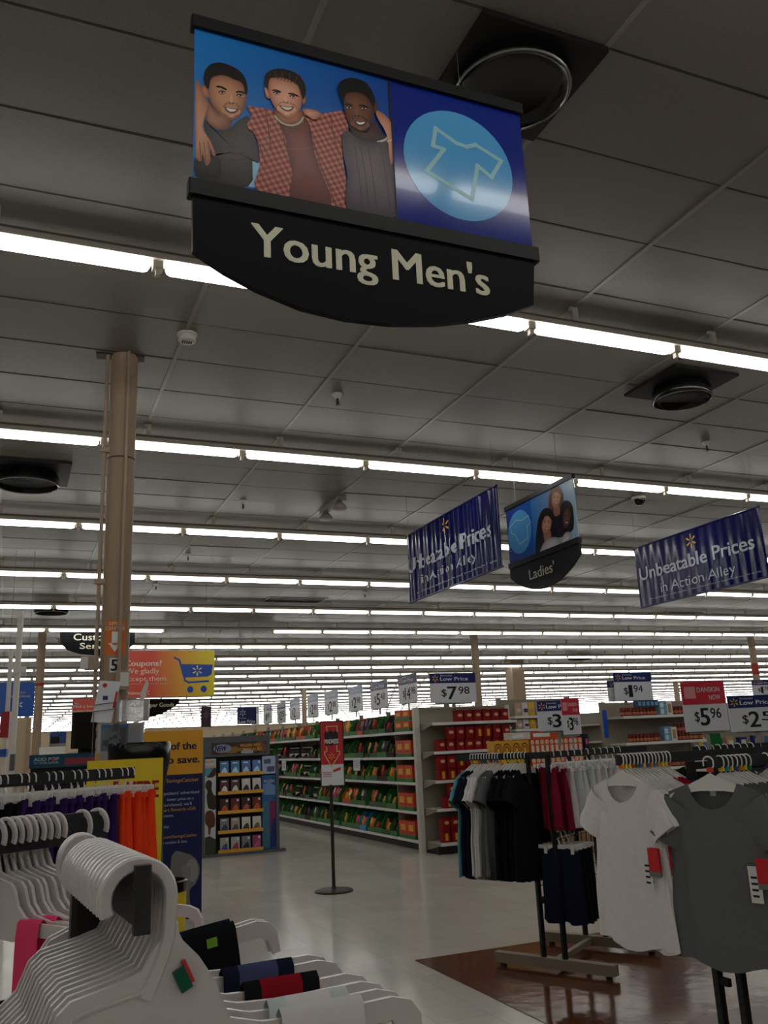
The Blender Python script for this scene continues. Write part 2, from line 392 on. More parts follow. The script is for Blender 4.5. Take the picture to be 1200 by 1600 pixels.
for (px, py), w in zip([(527, 615), (1103, 690), (380, 782), (294, 865), (244, 912), (570, 925)], ['before the second light row', 'at far right before the second light row', 'between second and third light rows', 'between third and fourth light rows', 'just right of the tan column', 'below the left blue banner']):
    p = atz(px, py, ZC)
    t = T('sprinkler', 'small brass ceiling sprinkler head with white collar '+w, 'sprinkler', p, 0, 'ceiling sprinklers')
    m_ = MB(); m_.lathe([(.04, 0), (.045, -.012), (.03, -.03), (.018, -.045)], 14); m_.build('collar', wht, t, True)
    m_ = MB(); m_.lathe([(.01, -.045), (.01, -.07), (.016, -.075), (.006, -.095), (.02, -.10), (.02, -.104)], 10); m_.build('head', mat('brass_dark', (70, 62, 50), rough=.4, metal=.6), t)
t = T('emergency_light', 'twin headed grey emergency light on the ceiling between the second and third rows', 'light', atz(515, 790, ZC))
m_ = MB().box(-.05, .05, -.45, .25, -.05, 0); m_.build('body', rail_m, t)
for y in (-.35, .15):
    m_ = MB(); m_.lathe([(.03, -.05), (.05, -.07), (.085, -.11), (.085, -.14), (.02, -.145)], 18, (0, y, 0)); m_.build('lamp_head', mat('lamp_grey', (165, 160, 150)), t, True)
for px, py, w in ((460, 937, 'left of the blue banner'), (1060, 958, 'below the right blue banner'), (1000, 762, None)):
    p = atz(px, py, ZC)
    if w:
        t = T('return_vent', 'dark open ceiling return vent '+w, 'air vent', p)
        MB().box(-.6, .6, -.3, .3, -.012, -.002).build('frame', rail_m, t)
        for i in range(6): MB().box(-.55, .55, -.25+.085*i, -.2+.085*i, -.02, -.012).build('slat', bk2, t)
    else:
        t = T('camera_dome', 'small dark security camera dome on the ceiling right of the ladies sign', 'camera', atz(998, 777, ZC))
        m_ = MB(); m_.lathe([(.09, 0), (.09, -.03)], 20); m_.build('base', wht, t)
        m_ = MB(); m_.lathe([(.075, -.03), (.07, -.06), (.05, -.09), (.02, -.105)], 20); m_.build('dome', bk, t, True)
# ------------------------------------------------------------------ hanging department signs
frame_m = mat('sign_frame', (15, 15, 17), rough=.45); head_m = mat('sign_header', (11, 12, 15), rough=.5, spec=.15)
navy_m = mat('icon_navy', (14, 40, 140), rough=.16, spec=.6, coat=.3, var=.02); sky_m = mat('icon_sky', (88, 172, 232), rough=.16, spec=.6, coat=.3, var=.02)
ivory = mat('ivory_letters', (226, 224, 200), rough=.5, var=.02); wire_m = mat('wire_steel', (130, 128, 124), rough=.4, metal=.7)
outl_m = mat('icon_outline', (160, 212, 222), rough=.2)
def print_gradient(name, c0, c1, x0, x1, axis=0, rough=.3):
    m = mat(name, c0, rough=rough, var=.02); nt, b = nodes_of(m)
    tc = nt.nodes.new('ShaderNodeTexCoord'); sp = nt.nodes.new('ShaderNodeSeparateXYZ'); mr = nt.nodes.new('ShaderNodeMapRange')
    mr.inputs[1].default_value = x0; mr.inputs[2].default_value = x1
    mx = nt.nodes.new('ShaderNodeMix'); mx.data_type = 'RGBA'; mx.inputs[6].default_value = srgb(*c0); mx.inputs[7].default_value = srgb(*c1)
    nt.links.new(tc.outputs['Object'], sp.inputs[0]); nt.links.new(sp.outputs[axis], mr.inputs[0]); nt.links.new(mr.outputs[0], mx.inputs[0]); nt.links.new(mx.outputs[2], b.inputs['Base Color'])
    return m
def plaid_mat():
    m = mat('plaid_print', (160, 82, 70), rough=.35, var=.05); nt, b = nodes_of(m)
    tc = nt.nodes.new('ShaderNodeTexCoord'); fac = None
    for rot in (.5, -1.07):
        mp = nt.nodes.new('ShaderNodeMapping'); mp.inputs['Rotation'].default_value = (0, rot, 0)
        w = nt.nodes.new('ShaderNodeTexWave'); w.inputs['Scale'].default_value = 16; w.inputs['Distortion'].default_value = .6; w.inputs['Detail'].default_value = 0
        nt.links.new(tc.outputs['Object'], mp.inputs[0]); nt.links.new(mp.outputs[0], w.inputs['Vector'])
        if fac is None: fac = w.outputs['Fac']
        else:
            mm = nt.nodes.new('ShaderNodeMath'); mm.operation = 'ADD'; nt.links.new(fac, mm.inputs[0]); nt.links.new(w.outputs['Fac'], mm.inputs[1]); fac = mm.outputs[0]
    rp = nt.nodes.new('ShaderNodeValToRGB'); e = rp.color_ramp.elements
    e[0].position = .25; e[0].color = srgb(134, 62, 54); e[1].position = .85; e[1].color = srgb(200, 128, 112)
    hv = nt.nodes.new('ShaderNodeMath'); hv.operation = 'MULTIPLY'; hv.inputs[1].default_value = .5
    nt.links.new(fac, hv.inputs[0]); nt.links.new(hv.outputs[0], rp.inputs[0]); nt.links.new(rp.outputs[0], b.inputs['Base Color'])
    return m
class Print:
    """flat print: traced shapes stacked a hair apart on a panel"""
    def __init__(s, pl, x0, y0, sc): s.pl = pl; s.a = (x0, y0, sc); s.mb = MB(); s.mats = []; s.y = -.0008
    def q(s, p): return [s.pl(s.a[0]+x/s.a[2], s.a[1]+y/s.a[2]) for x, y in p]
    def col(s, m):
        if m not in s.mats: s.mats.append(m)
        s.mb.c = s.mats.index(m)
    def shape(s, m, pts, n=3):
        s.col(m); s.y -= .00006; s.mb.flat(smooth_poly(s.q(pts), n) if n > 1 else s.q(pts), s.y)
    def line(s, m, pts, w, closed=False, n=1):
        s.col(m); s.y -= .00006; p = s.q(pts)
        if n > 1: p = smooth_poly(p, n); p = p if closed else p[:-(n-1) or None]
        for i_, q in enumerate(stroke(p, w, closed)): s.mb.flat(q, s.y-.00004*i_)
    def oval(s, m, cx, cy, rx, ry, tilt=0):
        s.shape(m, ell(cx, cy, rx, ry, 14, tilt=tilt), 1)
    def build(s, name, parent, yoff=0):
        s.mb.v = [(x, y+yoff, z) for x, y, z in s.mb.v]; return s.mb.build(name, s.mats, parent)
def pm(r, g, b): return mat('ink_%d_%d_%d' % (r, g, b), (r, g, b), rough=.3, var=.03, spec=.5)
def letpx(mb, pl, s, a, b, top, y, bold=0., f=lambda x, y: (x, y)):
    """lettering between two photo points on the plane"""
    x0, z0 = pl(*f(*a)); x1, z1 = pl(*f(*b)); zt = pl(*f(a[0], top))[1]
    letter(mb, s, x0, (z0+z1)/2, x1-x0, zt-z0, y, bold)

# Young Men's sign, facing the camera
o = Vector((.42, 2.42, 3.15)); pl = Pl(o, 0)
f1 = lambda x, y: (280+x/1.7647, y/1.7647)
t = T('hanging_sign', "large hanging sign lettered Young Men's with three smiling men and a blue shirt icon", 'sign', o)
xl = pl(302, 200)[0]; xr = pl(822, 300)[0]; xs = pl(612, 230)[0]
zt = pl(303, 46)[1]; zb = pl(303, 284)[1]
MB().box(xl, xs-.004, -.006, .006, zb-.01, zt+.01).build('photo_panel', print_gradient('photo_sky', (28, 122, 200), (10, 58, 150), xl, xs+.1), t)
MB().box(xs+.002, xr, -.006, .006, zb-.01, zt+.01).build('icon_panel', navy_m, t)
MB().box(xs-.005, xs+.003, -.009, .009, zb, zt).build('divider', frame_m, t)
MB().cbox(xl-.012, xr+.012, -.02, .02, zt, zt+.045).build('top_rail', frame_m, t)
MB().cbox(xl-.015, xr+.018, -.022, .022, zb-.055, zb).build('middle_rail', frame_m, t)
hp = [pl(300, 296), pl(300, 394)]+[pl(x, y) for x, y in ((350, 428), (400, 455), (470, 484), (540, 501), (610, 509), (680, 509), (740, 503), (790, 493), (831, 479))]+[pl(832, 400)]
m_ = MB(); m_.prism([hp[0]]+smooth_poly(hp[1:-1], 2)[:-2]+[hp[-1]], -.012, .012)
hp2 = [(x, z) for x, z in hp]; m_ = MB(); m_.prism(hp2, -.012, .012); hd = m_.build('header', head_m, t)
m_ = MB(); letpx(m_, pl, "Young Men's", (392, 402), (762, 464), 353, -.0135, .018); m_.build('lettering', ivory, hd)
p_ = Print(pl, 280, 0, 1.7647)
c0 = pl(716.5, 260); rr = (pl(801, 268)[0]-pl(633, 240)[0])/2
m_ = MB(); m_.flat(ell(c0[0], c0[1], rr, rr*1.02, 48), -.0068); m_.build('icon_disc', sky_m, t)
p_.line(outl_m, [(705, 357), (762, 398), (790, 408), (815, 403), (885, 447), (858, 492), (820, 460), (805, 552), (680, 475), (727, 415), (697, 405)], .016, True)
p_.build('shirt_outline', t, -.0065)
# the printed group photograph: soft shaded inks, one flat print
def ink_attr():
    m = mat('photo_inks', (128, 128, 128), rough=.3, var=.02); nt, b = nodes_of(m)
    at = nt.nodes.new('ShaderNodeAttribute'); at.attribute_name = 'ink'; nt.links.new(at.outputs['Color'], b.inputs['Base Color']); return m
INK = ink_attr()
class Photo(Print):
    def __init__(s, *a): Print.__init__(s, *a); s.ink = []; s.col(INK)
    def pad(s, c): s.ink += [srgb(*c)]*(len(s.mb.v)-len(s.ink))
    def soft(s, ci, co, pts, n=3, ctr=None, pw=2.0, k=5):
        """filled outline whose colour runs from ci at the centre to co at the edge"""
        s.col(INK); s.y -= .00006; p = smooth_poly(s.q(pts), n) if n > 1 else s.q(pts)
        c = s.q([ctr])[0] if ctr else (sum(x for x, z in p)/len(p), sum(z for x, z in p)/len(p))
        N = len(p); vs = [(c[0], s.y, c[1])]; A, B = srgb(*ci), srgb(*co); cl = [A]
        for j in range(1, k+1):
            t = j/k; vs += [(c[0]+(x-c[0])*t, s.y, c[1]+(z-c[1])*t) for x, z in p]; w = t**pw; cl += [tuple(A[q]*(1-w)+B[q]*w for q in range(4))]*N
        fs = [(0, 1+i, 1+(i+1) % N) for i in range(N)]+[(1+(j-1)*N+i, 1+j*N+i, 1+j*N+(i+1) % N, 1+(j-1)*N+(i+1) % N) for j in range(1, k) for i in range(N)]
        s.mb.add(vs, fs); s.ink += cl
    def blob(s, ci, co, cx, cy, rx, ry, tilt=0, pw=1.2): s.soft(ci, co, ell(cx, cy, rx, ry, 16, tilt=tilt), 1, None, pw, 4)
    def fill(s, c, pts, n=3): s.shape(INK, pts, n); s.pad(c)
    def ln(s, c, pts, w, n=1): s.line(INK, pts, w, False, n); s.pad(c)
    def mshape(s, m, pts): s.shape(m, pts); s.pad((128, 128, 128))
    def finish(s, name, parent, yoff):
        o = s.build(name, parent, yoff); at = o.data.attributes.new('ink', 'FLOAT_COLOR', 'POINT')
        at.data.foreach_set('color', [q for c in s.ink for q in c]); return o
plaid = plaid_mat(); P = Photo(pl, 300, 80, 3.529)
def face(out, ci, co, ctr, eyes, brows, nose, mouth, teeth, dark, hairc, tone):
    P.soft(ci, co, out, 3, ctr, 2.6, 6)
    for (x, y, tl) in eyes:
        P.blob(tuple(int(a_*.45+b_*.55) for a_, b_ in zip(ci, dark)), ci, x, y-1, 26, 13, tl)
        P.fill((214, 200, 190), ell(x, y, 13, 5.5, 12, tilt=tl), 1); P.fill((30, 20, 18), ell(x+1, y, 7, 5.8, 12), 1); P.fill((200, 190, 184), ell(x-1, y-2, 1.5, 1.5, 6), 1)
        P.ln((34, 24, 22), [(x-17, y), (x-4, y-7), (x+16, y-1)], .0036, 3); P.ln(dark, [(x-12, y+9), (x, y+11), (x+12, y+9)], .0024, 3)
    for b_ in brows: P.fill(hairc, b_)
    nx, ny = nose
    P.blob(tone, ci, nx-2, ny-22, 9, 26, .12); P.blob(dark, ci, nx, ny+3, 27, 9, .12); P.fill(tuple(int(q*.55) for q in dark), ell(nx-11, ny+2, 4, 2.5, 8), 1); P.fill(tuple(int(q*.55) for q in dark), ell(nx+11, ny+5, 4, 2.5, 8), 1); P.blob(tone, ci, nx, ny-5, 10, 8)
    mx = sum(q[0] for q in mouth)/len(mouth); my = sum(q[1] for q in mouth)/len(mouth)
    mouth, teeth = ([(mx+(a_-mx)*.84, my+(b_-my)*.8) for a_, b_ in q_] for q_ in (mouth, teeth))
    P.blob(tuple(int(a_*.7+b_*.3) for a_, b_ in zip(ci, dark)), ci, mx, my+6, 54, 24, .1, 1.0)
    P.fill(tuple(int(q*.6) for q in dark), mouth); P.fill((232, 224, 214), teeth); P.blob(tone, ci, mx+2, my+30, 20, 10)
    P.ln(dark, [(nx-26, ny+4), (mouth[0][0]-6, mouth[0][1]-2)], .003); P.ln(dark, [(nx+28, ny+6), (mouth[2][0]+8, mouth[2][1]-4)], .003)
# man at left
P.fill((150, 200, 228), [(318, 610), (372, 615), (362, 762), (305, 752)], 1)
P.soft((74, 62, 58), (36, 31, 31), [(60, 380), (100, 425), (150, 448), (205, 432), (245, 395), (305, 365), (330, 430), (352, 490), (366, 622), (330, 616), (306, 754), (15, 694), (15, 590), (60, 600), (70, 480)], 3, (240, 560), 1.6)
for k in range(8): P.ln((58, 48, 45), [(140, 462+34*k), (230, 470+34*k), (322, 462+33*k)], .0022, 3)
P.soft((48, 40, 38), (24, 21, 22), [(66, 540), (110, 590), (152, 600), (152, 706), (90, 704), (20, 694), (16, 620)], 3)
P.soft((172, 116, 88), (96, 58, 44), [(82, 280), (68, 350), (88, 408), (150, 445), (204, 430), (214, 380), (150, 350), (110, 310)], 3, (110, 380))
P.soft((206, 148, 118), (150, 96, 74), [(15, 190), (45, 198), (72, 262), (88, 300), (66, 380), (62, 440), (98, 500), (128, 578), (112, 584), (94, 542), (100, 606), (86, 637), (70, 630), (56, 575), (50, 612), (34, 612), (18, 596), (15, 560)], 3, (40, 430), 2.4)
for a_, b_ in (((62, 512), (74, 622)), ((40, 512), (46, 602)), ((84, 505), (108, 572))): P.ln((120, 74, 58), [a_, b_], .0028)
P.soft((190, 134, 104), (140, 88, 66), [(46, 205), (62, 196), (86, 215), (92, 262), (72, 264), (54, 236)], 3)
face([(86, 190), (104, 150), (160, 138), (232, 158), (282, 195), (298, 245), (286, 320), (252, 374), (215, 389), (168, 370), (122, 322), (92, 265)], (206, 150, 116), (140, 88, 64), (180, 260),
     [(163, 236, .25), (262, 254, .15)], [[(130, 208), (136, 200), (162, 204), (188, 218), (184, 226), (158, 214)], [(238, 240), (244, 230), (268, 229), (290, 240), (284, 246), (262, 238)]], (214, 292), [(168, 314), (212, 322), (262, 328), (240, 354), (206, 356), (180, 338)], [(180, 319), (212, 327), (250, 332), (232, 344), (206, 345), (190, 334)], (134, 86, 64), (28, 21, 20), (222, 170, 138))
P.fill((24, 19, 19), [(64, 130), (62, 180), (78, 212), (90, 216), (96, 178), (112, 152), (160, 140), (200, 150), (228, 166), (262, 176), (280, 198), (290, 250), (302, 236), (298, 180), (268, 128), (220, 95), (150, 73), (95, 86)])
# man in the middle
for q in ([(300, 315), (340, 318), (440, 336), (468, 380), (505, 470), (522, 560), (548, 690), (540, 806), (346, 764), (370, 640), (350, 480), (298, 425), (322, 370)], [(606, 330), (650, 332), (700, 355), (780, 343), (832, 345), (852, 400), (856, 448), (822, 470), (832, 640), (862, 880), (756, 856), (690, 640), (655, 500), (640, 410), (612, 370)]): P.mshape(plaid, q)
P.soft((138, 72, 60), (92, 40, 34), [(462, 365), (500, 408), (560, 415), (606, 385), (638, 410), (652, 500), (692, 640), (764, 860), (546, 812), (549, 690), (522, 560), (505, 470)], 3, (585, 520), 1.8)
P.blob((128, 56, 42), (118, 54, 44), 640, 730, 60, 50); P.ln((158, 94, 82), [(525, 550), (590, 548), (645, 545)], .0022, 2)
for a_ in ([(440, 345), (480, 420), (510, 520), (540, 640)], [(645, 420), (670, 530), (720, 680), (790, 850)], [(345, 480), (380, 560), (400, 640)], [(400, 350), (420, 450), (430, 560)], [(760, 360), (770, 450), (800, 560)]): P.ln((106, 50, 44), a_, .0036, 3)
P.soft((196, 128, 100), (120, 66, 50), [(452, 322), (458, 378), (500, 408), (560, 412), (602, 392), (606, 335), (560, 372), (520, 380)], 3)
nk = [(452, 366), (466, 386), (490, 406), (520, 418), (548, 421), (576, 413), (596, 398), (608, 376)]
P.ln((120, 100, 72), nk, .012)
for i in range(len(nk)-1):
    for q in (.15, .5, .85): P.fill((206, 196, 160), ell(nk[i][0]*(1-q)+nk[i+1][0]*q, nk[i][1]*(1-q)+nk[i+1][1]*q, 5.5, 5, 8), 1)
P.soft((214, 150, 124), (170, 108, 84), [(394, 212), (412, 222), (426, 268), (412, 272), (400, 250)], 3); P.soft((186, 120, 94), (140, 84, 64), [(604, 255), (622, 262), (620, 296), (604, 306)], 3)
face([(416, 215), (422, 165), (470, 154), (545, 174), (588, 208), (602, 270), (592, 330), (560, 376), (526, 389), (490, 370), (450, 320), (426, 270)], (232, 172, 146), (168, 106, 82), (495, 265),
     [(461, 243, .15), (552, 262, .2)], [[(434, 232), (444, 225), (464, 226), (486, 236), (482, 241), (460, 234)], [(524, 250), (532, 243), (558, 247), (584, 262), (578, 266), (554, 255)]], (510, 292), [(468, 308), (514, 316), (564, 318), (544, 346), (512, 349), (486, 332)], [(480, 313), (514, 321), (552, 323), (536, 338), (512, 340), (494, 328)], (168, 108, 86), (54, 36, 30), (244, 190, 166))
P.fill((46, 32, 27), [(398, 150), (396, 198), (412, 216), (421, 172), (440, 160), (490, 158), (540, 176), (580, 206), (598, 262), (610, 278), (622, 240), (616, 195), (582, 145), (530, 120), (470, 110), (420, 124)])
for k in range(9): P.ln((104, 76, 58) if k % 2 else (44, 30, 26), [(430+18*k, 158+5*k), (436+19*k, 140+4*k), (430+20*k, 124+3*k)], .0022, 3)
P.soft((226, 164, 138), (170, 108, 84), [(608, 336), (650, 334), (700, 352), (702, 372), (668, 392), (636, 376), (612, 362)], 3)
for y_ in (348, 360, 372): P.ln((160, 100, 78), [(650, y_), (698, y_+6)], .002)
# man at right
P.soft((108, 88, 98), (66, 50, 60), [(818, 482), (850, 452), (872, 465), (930, 505), (1000, 512), (1072, 498), (1086, 600), (1112, 700), (1120, 925), (856, 880), (850, 700), (830, 600)], 3, (960, 640), 1.6)
for a_ in ([(880, 500), (905, 640), (930, 866)], [(915, 520), (945, 680), (965, 880)], [(960, 530), (985, 680), (1010, 886)], [(1030, 540), (1060, 700), (1085, 900)]): P.ln((70, 54, 64), a_, .0042, 3)
P.fill((206, 200, 200), [(1010, 512), (1045, 486), (1070, 492), (1050, 512)])
P.soft((74, 44, 34), (36, 22, 18), [(858, 410), (900, 452), (960, 458), (1000, 395), (1042, 468), (1062, 492), (1000, 512), (930, 505), (872, 462)], 3)
P.soft((218, 158, 130), (168, 108, 84), [(1008, 342), (1050, 362), (1090, 408), (1098, 480), (1102, 600), (1092, 640), (1080, 604), (1072, 510), (1050, 440), (1014, 384)], 3)
P.ln((214, 200, 170), [(1070, 512), (1098, 506)], .007)
P.soft((104, 64, 48), (60, 36, 28), [(990, 300), (1012, 300), (1014, 335), (996, 352)], 3)
face([(828, 290), (834, 242), (890, 234), (952, 254), (986, 308), (1000, 335), (986, 400), (950, 455), (900, 450), (860, 414), (838, 368)], (126, 80, 58), (64, 38, 28), (890, 330),
     [(857, 326, .05), (938, 330, .1)], [[(834, 312), (842, 304), (860, 306), (878, 314), (874, 320), (856, 313)], [(910, 318), (918, 310), (942, 313), (966, 325), (960, 329), (940, 321)]], (900, 368), [(880, 396), (915, 402), (960, 400), (944, 430), (912, 432), (892, 418)], [(892, 401), (916, 408), (950, 405), (936, 420), (912, 422), (900, 413)], (78, 46, 34), (18, 13, 12), (150, 100, 76))
P.fill((20, 16, 16), [(800, 200), (802, 245), (826, 300), (834, 262), (850, 246), (890, 238), (940, 250), (974, 288), (990, 330), (1002, 290), (990, 250), (960, 200), (920, 175), (870, 164), (825, 175)])
# trim what runs over the edges of the panel
P.mb.v = [(min(max(x, xl+.002), xs-.005), y, zb-.008 if z < zb+.012 else z) for x, y, z in P.mb.v]
P.finish('group_photo', t, -.0062)
skinA, skinB, skinC = pm(196, 140, 108), pm(222, 158, 130), pm(112, 68, 48)
hair = pm(26, 20, 20); hairB = pm(52, 34, 28); wt = pm(236, 230, 222); lip = pm(150, 74, 64); lipC = pm(92, 44, 38)
for px in (396, 712): MB().tube([(pl(px, 60)[0], 0, zt+.04), (pl(px, 60)[0], 0, ZC-o.z)], .0013, 5).build('hanging_wire', wire_m, t)

# Ladies' sign, side on to the aisle
RZ = -pi/2
o = Vector((4.763, 7.8, 3.13)); pl = Pl(o, RZ); f2 = lambda x, y: (600+x/2, 720+y/2)
t = T('hanging_sign', "hanging sign lettered Ladies' with three smiling women and a blue shirt icon", 'sign', o, RZ)
L2 = lambda x, y: pl(*f2(x, y))
head_lit = mat('sign_header_lit', (34, 37, 40), rough=.5, spec=.2)  # black header made lighter, the light falling on it put into the colour
xl, xr = 0, 1.235; xs = L2(465, 200)[0]; zt, zb = .615, .045
MB().box(xl, xs, -.006, .006, zb-.01, zt+.01).build('icon_panel', print_gradient('ladies_blue', (12, 52, 150), (20, 92, 186), 0, xs), t)
MB().box(xs, xr, -.006, .006, zb-.01, zt+.01).build('photo_panel', print_gradient('ladies_sky', (40, 120, 200), (170, 205, 228), xs, xr), t)
MB().cbox(xl-.012, xr+.012, -.02, .02, zt, zt+.045).build('top_rail', frame_m, t)
MB().cbox(xl-.015, xr+.015, -.022, .022, zb-.055, zb).build('middle_rail', frame_m, t)
hp = [(xl-.005, zb-.05), (xl-.005, -.11)]+[(xr*k/10, -.11-.21*sin(pi*k/10)**.8) for k in range(1, 10)]+[(xr+.005, -.11), (xr+.005, zb-.05)]
m_ = MB(); m_.prism(hp, -.012, .012); hd = m_.build('header', head_lit, t)
m_ = MB(); letpx(m_, pl, "Ladies'", (459, 373), (537, 345), 341, -.0135, .012, f2); m_.build('lettering', ivory, hd)
c0 = L2(425, 222); rr = L2(425, 153)[1]-c0[1]
m_ = MB(); m_.flat(ell(c0[0], c0[1], rr, rr, 40), -.0068); m_.build('icon_disc', sky_m, t)
p_ = Print(pl, 600, 720, 2); p_.line(outl_m, [(396, 208), (414, 186), (432, 186), (452, 172), (460, 192), (448, 205), (452, 240), (426, 262), (412, 232), (402, 228)], .012, True); p_.build('shirt_outline', t, -.0065)
P = Photo(pl, 600, 720, 2)
def small_face(cx, cy, rx, ry, ci, co, dk_, lipc, tl=0):
    P.soft(ci, co, ell(cx, cy, rx, ry, 20, tilt=tl), 1, (cx-rx*.15, cy+ry*.05), 2.4, 6)
    for q in (-.42, .38): P.blob(dk_, ci, cx+rx*q, cy-ry*.12, rx*.3, ry*.11); P.fill((26, 18, 18), ell(cx+rx*q, cy-ry*.1, rx*.13, ry*.045, 8), 1); P.ln(dk_, [(cx+rx*(q-.26), cy-ry*.24), (cx+rx*(q+.26), cy-ry*.27)], .004)
    P.blob(dk_, ci, cx, cy+ry*.22, rx*.24, ry*.08); P.fill(lipc, ell(cx, cy+ry*.48, rx*.42, ry*.13, 12), 1); P.fill((226, 218, 210), ell(cx, cy+ry*.46, rx*.32, ry*.06, 10), 1)
P.fill((112, 78, 56), [(516, 130), (520, 98), (534, 80), (550, 80), (562, 104), (562, 150), (552, 168), (530, 176), (518, 160)])
P.fill((34, 32, 40), [(508, 176), (530, 152), (560, 150), (580, 200), (584, 226), (550, 240), (520, 240)])
P.fill((176, 122, 98), [(532, 140), (548, 138), (552, 166), (534, 172)])
small_face(540, 118, 14, 31, (220, 168, 144), (172, 118, 96), (150, 98, 78), (160, 84, 76), .12)
P.fill((120, 84, 60), [(520, 116), (526, 92), (540, 83), (554, 92), (558, 112), (548, 100), (536, 98), (526, 108)])
P.fill((22, 18, 20), [(552, 170), (556, 138), (570, 124), (588, 134), (595, 170), (594, 212), (578, 226), (560, 222)])
small_face(573, 178, 13, 33, (122, 78, 58), (66, 40, 30), (66, 40, 30), (96, 48, 44), .1)
P.fill((22, 18, 20), [(556, 168), (560, 142), (574, 132), (588, 146), (591, 168), (580, 152), (568, 150)])
P.fill((40, 28, 26), [(476, 290), (480, 210), (490, 166), (506, 148), (524, 152), (535, 178), (538, 220), (530, 262), (505, 290)])
P.fill((186, 130, 106), [(502, 222), (520, 216), (524, 244), (506, 256)])
small_face(511, 196, 15, 36, (226, 172, 146), (170, 114, 90), (150, 96, 76), (168, 80, 76), .12)
P.fill((40, 28, 26), [(492, 208), (494, 176), (508, 158), (524, 166), (530, 192), (518, 174), (506, 174), (498, 190)])
P.soft((226, 222, 222), (160, 158, 164), [(488, 292), (502, 256), (522, 240), (545, 240), (556, 254), (545, 272), (510, 286)]); P.soft((220, 216, 214), (160, 158, 160), [(555, 258), (566, 228), (582, 222), (588, 240), (566, 262)])
P.mb.v = [(min(max(x, xs+.002), xr-.002), y, max(z, zb-.008)) for x, y, z in P.mb.v]
P.finish('group_photo', t, -.0062)
for x in (.2, 1.0): MB().tube([(x, 0, zt+.04), (x, 0, ZC-o.z)], .002, 5).build('hanging_wire', wire_m, t)

# ------------------------------------------------------------------ blue vinyl banners
ban_m = mat('banner_navy', (16, 20, 92), rough=.18, spec=.45, var=.03); ltr = mat('banner_letters', (214, 218, 232), rough=.3, var=.02); gold = mat('spark_gold', (246, 190, 60), rough=.35)
def spark(mb, cx, cz, r, y, sx=1):
    for k in range(6):
        a = k*pi/3+pi/2; q = []
        for rr, w in ((.3, .05), (.5, .1), (1, .12), (1, -.12), (.5, -.1), (.3, -.05)):
            q.append((cx+sx*r*(rr*cos(a)-w*sin(a)), cz+r*(rr*sin(a)+w*cos(a))))
        mb.flat(q, y)
def subdiv_x(mb, step):
    import bmesh
    me = mb.mesh('t', []); bm = bmesh.new(); bm.from_mesh(me)
    xs_ = [v.co.x for v in bm.verts]; x = min(xs_)+step
    while x < max(xs_):
        bmesh.ops.bisect_plane(bm, geom=bm.verts[:]+bm.edges[:]+bm.faces[:], plane_co=(x, 0, 0), plane_no=(1, 0, 0)); x += step
    bm.verts.index_update(); mb.v = [tuple(v.co) for v in bm.verts]; mb.f = [tuple(v.index for v in f.verts) for f in bm.faces]; mb.m = [0]*len(mb.f)
    bm.free(); bpy.data.meshes.remove(me)
def banner(label, o, w, h, pl, f, a, amp, lam):
    t = T('vinyl_banner', label, 'banner', o, RZ)
    wav = lambda x, z: amp*sin(2*pi*x/lam+1.2*sin(3*x))*(1-.3*z/h)+amp*.5*sin(2*pi*x/(lam*2.3)+z*4)
    nx, nz = 150, 12; m_ = MB()
    vs = [(w*i/nx, wav(w*i/nx, h*j/nz), h*j/nz) for j in range(nz+1) for i in range(nx+1)]
    m_.add(vs, [(j*(nx+1)+i, j*(nx+1)+i+1, (j+1)*(nx+1)+i+1, (j+1)*(nx+1)+i) for j in range(nz) for i in range(nx)])
    m_.build('vinyl_sheet', ban_m, t, True)
    for z in (0, h): m_ = MB(); m_.tube([(w*i/40, 0, z) for i in range(41)], .012, 6); m_.build('hem_rod', ban_m, t)
    def put(nm, mtl, fn):
        mm = MB(); fn(mm); subdiv_x(mm, .03) if nm == 'lettering' else None; mm.v = [(x, y+wav(x, z)-.006, z) for x, y, z in mm.v]; mm.build(nm, mtl, t)
    put('lettering', ltr, lambda mm: (letpx(mm, pl, 'Unbeatable Prices', *a[0], 0, .025, f), letpx(mm, pl, 'in Action Alley', *a[1], 0, -.008, f)))
    put('small_print', ltr, lambda mm: letter(mm, 'No adjustments unless available product. See registers or customer service for details', w*.1, h*.09, w*.85, .018, 0))
    c = pl(*f(*a[2])); put('spark_logo', gold, lambda mm: spark(mm, c[0], c[1], .085, 0))
    for x in (.05, w-.05): MB().tube([(x, 0, h), (x, 0, ZC-o[2])], .0015, 4).build('hanging_wire', wire_m, t)
Xb = 4.22; o = Vector((Xb, atX(635, 838, Xb).y, atX(638, 943, Xb).z)); pl = Pl(o, RZ)
banner('wavy navy vinyl banner reading Unbeatable Prices, left of the ladies sign', o, pl(779, 800)[0], pl(635, 838)[1], pl, f2, [((81, 346), (338, 240), 303), ((122, 372), (292, 320), 344), (192, 203)], .011, .105)
Xb = 7.25; o = Vector((Xb, atX(990, 858, Xb).y, atX(1000, 950, Xb).z)); pl = Pl(o, RZ)
banner('smooth navy vinyl banner reading Unbeatable Prices at the right edge', o, pl(1195, 850)[0], pl(990, 858)[1], pl, f2, [((803, 372), (1160, 276), 333), ((866, 404), (1102, 358), 374), (960, 250)], .005, .14)

